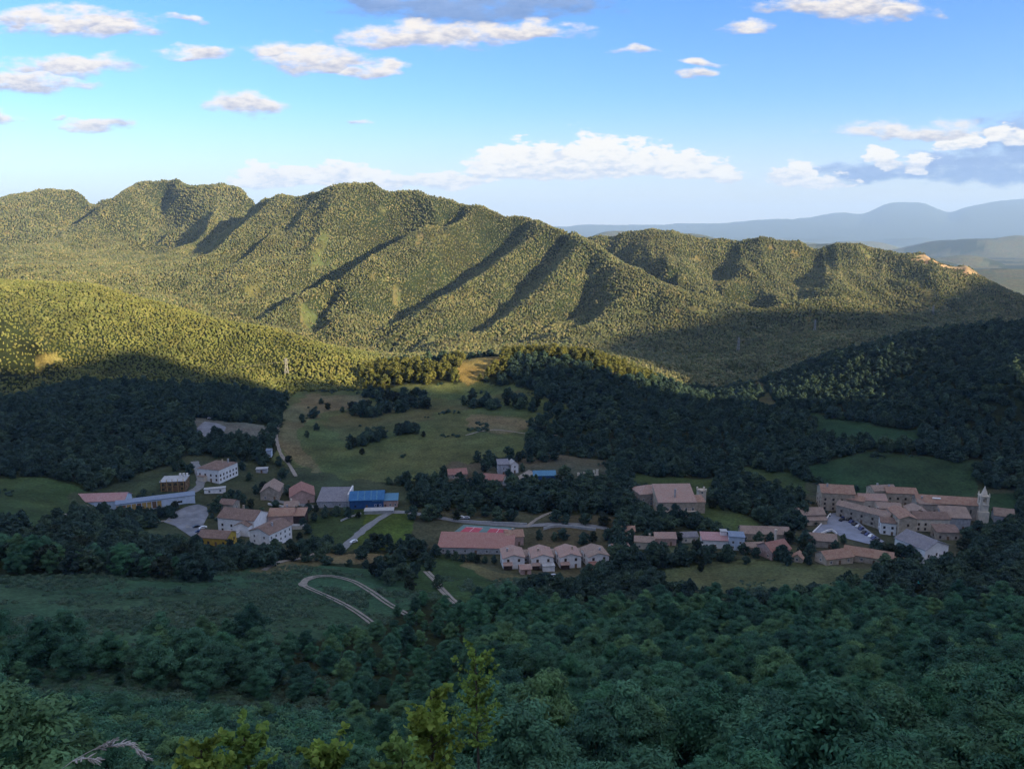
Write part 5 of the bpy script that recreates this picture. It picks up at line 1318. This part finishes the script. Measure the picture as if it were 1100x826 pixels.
# the wood on the slope below the viewpoint: the trees that show largest
fx, fy = jgrid(28, 300, 8.4, .71, 61)
k = ~clear_at(fx, fy); k &= np.array([free(a, b_) for a, b_ in zip(fx, fy)])
fx, fy = fx[k], fy[k]; o_ = np.argsort(fy); fx, fy = fx[o_], fy[o_]
NFG = 320
fg = []
gr = random.Random(8)
for x, y in zip(fx[:NFG], fy[:NFG]):
    hh = gr.uniform(6.0, 13.0) * (1 + .2 * float(vnoise(np.array(x / 30), np.array(y / 30), 66)))
    if y < 50: hh = min(hh, 7.5)
    sx = x / y
    if sx < -.24 and y < 245:
        if gr.random() < .6: continue
        hh = min(hh, 3.2 + 3.2 * gr.random() ** 2)
    elif sx < -.05 and y < 260: hh = min(hh, 4.5 + 3 * gr.random())
    o = put_tree('oak_tree', float(x), float(y), hh, TREES_HI[gr.randrange(6)], gr.uniform(0, 6.28), gr.uniform(.85, 1.1))
    zz = float(H(x, y)) + hh; u, v = px(x, y, zz)
    fg.append((float(u), float(v), o, hh))
cols = [(30,'the left picture edge'),(107,'the long rose-roofed shed'),(168,'the ochre workshop'),(224,'the hipped white house'),(280,'the low white house'),(325,'the red-roofed barn'),(394,'the bright blue pavilion'),(440,'the straight lane'),(492,'the pink meadow cottage'),(530,'the red sports hall'),(583,'the second row house'),(643,'the last row house'),(690,'the pink hipped house'),(727,'the beige manor'),(768,'the lone cypress'),(822,'the long farmhouse'),(873,'the low stone house'),(915,'the village square'),(958,'the middle old houses'),(1005,'the teal-covered shed'),(1056,'the bell tower'),(1085,'the right picture edge')]
bycol = {}
for t in fg: bycol.setdefault(min(cols, key=lambda c: abs(c[0] - t[0]))[1], []).append(t)
for mk, lst in bycol.items():
    lst.sort(key=lambda t: -t[1])
    for i, (u, v, o, hh) in enumerate(lst):
        size = 'small' if hh < 8 else ('tall' if hh > 11 else 'leafy')
        where = 'straight below' if 'edge' not in mk else 'along'
        tag(o, f'{size} green tree {where} {mk}, {ORD[i]} up from the bottom edge', 'tree', f'foreground wood {where} {mk}')
# the sunlit clump on the knoll and the strip of lit trees along its crest
KT = []
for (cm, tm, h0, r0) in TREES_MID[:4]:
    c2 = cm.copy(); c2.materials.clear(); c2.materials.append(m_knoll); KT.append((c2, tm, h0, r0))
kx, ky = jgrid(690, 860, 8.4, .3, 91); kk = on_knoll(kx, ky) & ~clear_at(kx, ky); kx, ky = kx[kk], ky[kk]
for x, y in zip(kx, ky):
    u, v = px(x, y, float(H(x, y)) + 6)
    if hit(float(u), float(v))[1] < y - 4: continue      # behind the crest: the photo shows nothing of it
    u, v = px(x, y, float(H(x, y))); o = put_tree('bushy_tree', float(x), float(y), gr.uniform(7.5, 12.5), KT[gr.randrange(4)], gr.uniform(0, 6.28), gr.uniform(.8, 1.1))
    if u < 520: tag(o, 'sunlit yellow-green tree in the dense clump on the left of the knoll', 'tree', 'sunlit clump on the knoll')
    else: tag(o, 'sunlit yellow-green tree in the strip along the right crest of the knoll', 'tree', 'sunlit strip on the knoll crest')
x, y, z = hit(357, 416); o = put_tree('bushy_tree', x, y, 8.5, KT[1], 0); tag(o, 'lone sunlit round tree standing left of the sunlit clump on the knoll', 'tree')
ex_, ey_ = jgrid(28, 300, 8.4, 1.0, 62); k = (np.abs(ex_ / ey_) > .71) & ~clear_at(ex_, ey_)
rx, ry = np.r_[fx[NFG:], ex_[k]], np.r_[fy[NFG:], ey_[k]]; g2 = np.random.default_rng(4); m_ = len(rx); s_ = g2.uniform(.7, 1.45, m_); lo = (rx / ry < -.06) & (rx / ry > -.34); s_[lo] *= .58
scatter('forest', np.c_[rx, ry, H(rx, ry) - .2], np.c_[s_, s_, s_ * g2.uniform(.9, 1.15, m_)], g2.uniform(0, 6.28, m_), g2.integers(0, 6, m_), [t[0] for t in TREES_HI], 'dark dense broadleaf wood on the lower slope between foreground and village', 'woodland')

# scrub and rough grass: too many to count
def bush_mesh(seed, rad, h, n_, size, mat):
    r_ = random.Random(seed); lb = [(r_.uniform(-.5, .5) * rad, r_.uniform(-.5, .5) * rad, h * r_.uniform(.25, .5), rad * r_.uniform(.5, .8), h * .5) for _ in range(5)]
    return crown_mesh('bush', lb, n_, size, mat, seed, .5)
BUSH = [bush_mesh(700 + k, 1.0, 1.2, 260, .22, m_scrub) for k in range(4)]
GT = [bush_mesh(720 + k, .9, .5, 120, .2, m_scrub) for k in range(3)]
bx, by = jgrid(60, 345, 1.9, .95, 71); kk = clear_at(bx, by) | ((bx / by < -.24) & (by < 250)); bx, by = bx[kk], by[kk]
RP = np.array(ROADPTS)
def off_road(x, y):
    return np.array([np.all((RP[:, 0] - a) ** 2 + (RP[:, 1] - b_) ** 2 > (RP[:, 2] * .6 + 1.2) ** 2) for a, b_ in zip(x, y)], bool)
pn = vnoise(bx / 16, by / 16, 72) + .6 * vnoise(bx / 5, by / 5, 73)
kk = ((pn > .05) | ((bx / by < -.24) & (by < 200))); kk[kk] = off_road(bx[kk], by[kk]); bx, by, pn = bx[kk], by[kk], pn[kk]
g3 = np.random.default_rng(12); m_ = len(bx); s_ = g3.uniform(.35, .9, m_) * (1 + .8 * np.clip(pn, 0, 1)); big = g3.random(m_) < .03; s_[big] *= 1.9
vv = np.where(g3.random(m_) < .4, g3.integers(0, 4, m_), 4 + g3.integers(0, 3, m_))
scatter('scrub', np.c_[bx, by, H(bx, by) - .1], np.c_[s_, s_, s_ * .9], g3.uniform(0, 6.28, m_), vv, BUSH + GT, 'rough grass and low scrub on the open slope', 'scrub')
# bushes under the near trees
ux, uy = jgrid(14, 150, 2.3, 1.0, 81); kk = ~clear_at(ux, uy); ux, uy = ux[kk], uy[kk]; m_ = len(ux); s_ = g3.uniform(.7, 1.9, m_); s_[uy < 30] *= .55
UB = [bush_mesh(740 + k, 1.0, 1.3, 420, .2, m_leaf) for k in range(4)]
scatter('undergrowth', np.c_[ux, uy, H(ux, uy) - .1], np.c_[s_, s_, s_], g3.uniform(0, 6.28, m_), g3.integers(0, 4, m_), UB, 'dark undergrowth beneath the trees of the near slope', 'undergrowth')
hx, hy = jgrid(380, 830, 4.2, .70, 83); kk = clear_at(hx, hy) & (vnoise(hx / 26, hy / 26, 84) + .5 * vnoise(hx / 9, hy / 9, 85) > .95); hx, hy = hx[kk], hy[kk]
kk = np.array([free(a, b_) for a, b_ in zip(hx, hy)], bool); hx, hy = hx[kk], hy[kk]; m_ = len(hx); s_ = g3.uniform(.8, 2.0, m_)
HB = [bush_mesh(760 + k, 1.0, 1.3, 160, .35, m_leafv) for k in range(4)]
scatter('bushes', np.c_[hx, hy, H(hx, hy) - .1], np.c_[s_, s_, s_], g3.uniform(0, 6.28, m_), g3.integers(0, 4, m_), HB, 'low bushes dotted over fields and gardens of the valley', 'bushes')

# ------------------------------------------------------------------ the sprigs and the grass stalk right below the viewpoint
def young_tree(u, v, Y, tall, spread, nst, label, seed):
    """a sapling whose top shows at a photo pixel; its stem goes down to the slope"""
    s, q = sq(u, v); x, zt = s * Y, q * Y; zg = float(H(x, Y)); r_ = random.Random(seed)
    o = empty('young_tree', (x, Y, zg), 0); tag(o, label, 'young tree', None)
    hh = zt - zg; V, Fq = [], []; LV, LF = [], []
    tube_rings(V, Fq, [(0, 0, -.3), (.1, 0, hh * .4), (0, .1, hh - tall * .6), (0, 0, hh - .1)], [.06, .05, .03, .008], 6)
    for i in range(nst):
        t = r_.random(); z0 = hh - tall * (1 - .9 * t); a = r_.uniform(0, 6.28); ln = spread * (1.0 - .45 * t) * r_.uniform(.4, 1.15)
        p0 = Vector((0, 0, z0)); p2 = p0 + Vector((math.cos(a) * ln, math.sin(a) * ln, ln * r_.uniform(.35, .9))); p1 = p0.lerp(p2, .5) - Vector((0, 0, ln * .12))
        tube_rings(V, Fq, [tuple(p0), tuple(p1), tuple(p2)], [.014, .009, .003], 4)
        for k in range(26):
            f_ = r_.uniform(.25, 1.05); c = p0.lerp(p1, f_ * 2) if f_ < .5 else p1.lerp(p2, f_ * 2 - 1)
            d = Vector((r_.gauss(0, 1), r_.gauss(0, 1), r_.gauss(.5, .6))).normalized(); sz = r_.uniform(.07, .15)
            nn_ = d.cross(Vector((r_.gauss(0, 1), r_.gauss(0, 1), r_.gauss(0, 1)))).normalized(); w_ = nn_ * sz * .4; up_ = d.cross(nn_).normalized() * sz * .12
            b0 = len(LV); e = c + d * sz
            LV += [tuple(c), tuple(c + d*sz*.35 + w_ + up_), tuple(c + d*sz*.75 + w_*.75 + up_*.6), tuple(e), tuple(c + d*sz*.75 - w_*.75 + up_*.6), tuple(c + d*sz*.35 - w_ + up_)]
            LF += [(b0, b0+1, b0+2, b0+3), (b0, b0+3, b0+4, b0+5)]
    mesh_obj('stem', np_mesh('stem', V, Fq, m_bark, True), o); mesh_obj('foliage', np_mesh('foliage', LV, LF, m_bright), o)
young_tree(511, 694, 22, 3.4, .95, 70, 'bright green sapling top, highest of the yellow-green sprigs near the centre', 1)
young_tree(462, 738, 13, 2.2, .6, 56, 'yellow-green sapling with upright top left of the highest sprig', 2)
young_tree(215, 800, 11, .9, .5, 24, 'yellow-green sprig at the bottom edge, leftmost of the bright ones', 3)
young_tree(262, 786, 12, 1.1, .6, 30, 'bright leafy sprig at the bottom edge right of the leftmost sprig', 4)
young_tree(352, 797, 11, .9, .55, 24, 'leafy sprig at the bottom edge below the red-roofed barn', 5)
young_tree(430, 792, 11, .9, .5, 20, 'pale tipped sprig at the bottom edge below the straight lane', 6)
m_straw = surf('dry_grass', (.42,.38,.34), .2, 5)
def grass_stalk():
    Y = 3.2
    def P(u, v, dy=0): s, q = sq(u, v); return Vector((s * (Y + dy), Y + dy, q * (Y + dy)))
    tip = P(66, 826); g0 = Vector((tip.x - .25, Y + .1, float(H(tip.x - .25, Y + .1)))); o = empty('grass_stalk', g0); tag(o, 'dry pale grass stalk with drooping seed heads at the lower left edge', 'grass stalk')
    V, Fq = [], []; st = [g0, g0.lerp(tip, .5) + Vector((-.06, 0, .06)), tip, P(78, 817), P(94, 808), P(106, 802)]
    tube_rings(V, Fq, [tuple(p - g0) for p in st], [.0035, .003, .0024, .002, .0018, .0015], 5); mesh_obj('stem', np_mesh('stem', V, Fq, m_straw, True), o)
    r_ = random.Random(3)
    for hd in ([P(106,802), P(117,797), P(124,795)], [P(100,805), P(125,800), P(140,799,.05), P(150,807,.05), P(161,816,.05)], [P(116,801), P(130,798,.08), P(141,798,.08)], [P(78,817), P(92,814,-.05), P(106,816,-.05)]):
        V, Fq = [], []; tube_rings(V, Fq, [tuple(p - g0) for p in hd], [.002] * len(hd), 4)
        for i in range(len(hd) - 1):
            for k in range(14):
                c = hd[i].lerp(hd[i+1], k / 14); d = (hd[i+1] - hd[i]).normalized() + Vector((r_.gauss(0, .35), r_.gauss(0, .35), r_.gauss(0, .35)))
                tube_rings(V, Fq, [tuple(c - g0), tuple(c + d * .012 - g0), tuple(c + d * .026 - g0)], [.001, .0042, .0006], 4)
        mesh_obj('seed_head', np_mesh('seed_head', V, Fq, m_straw, True), o)
grass_stalk()
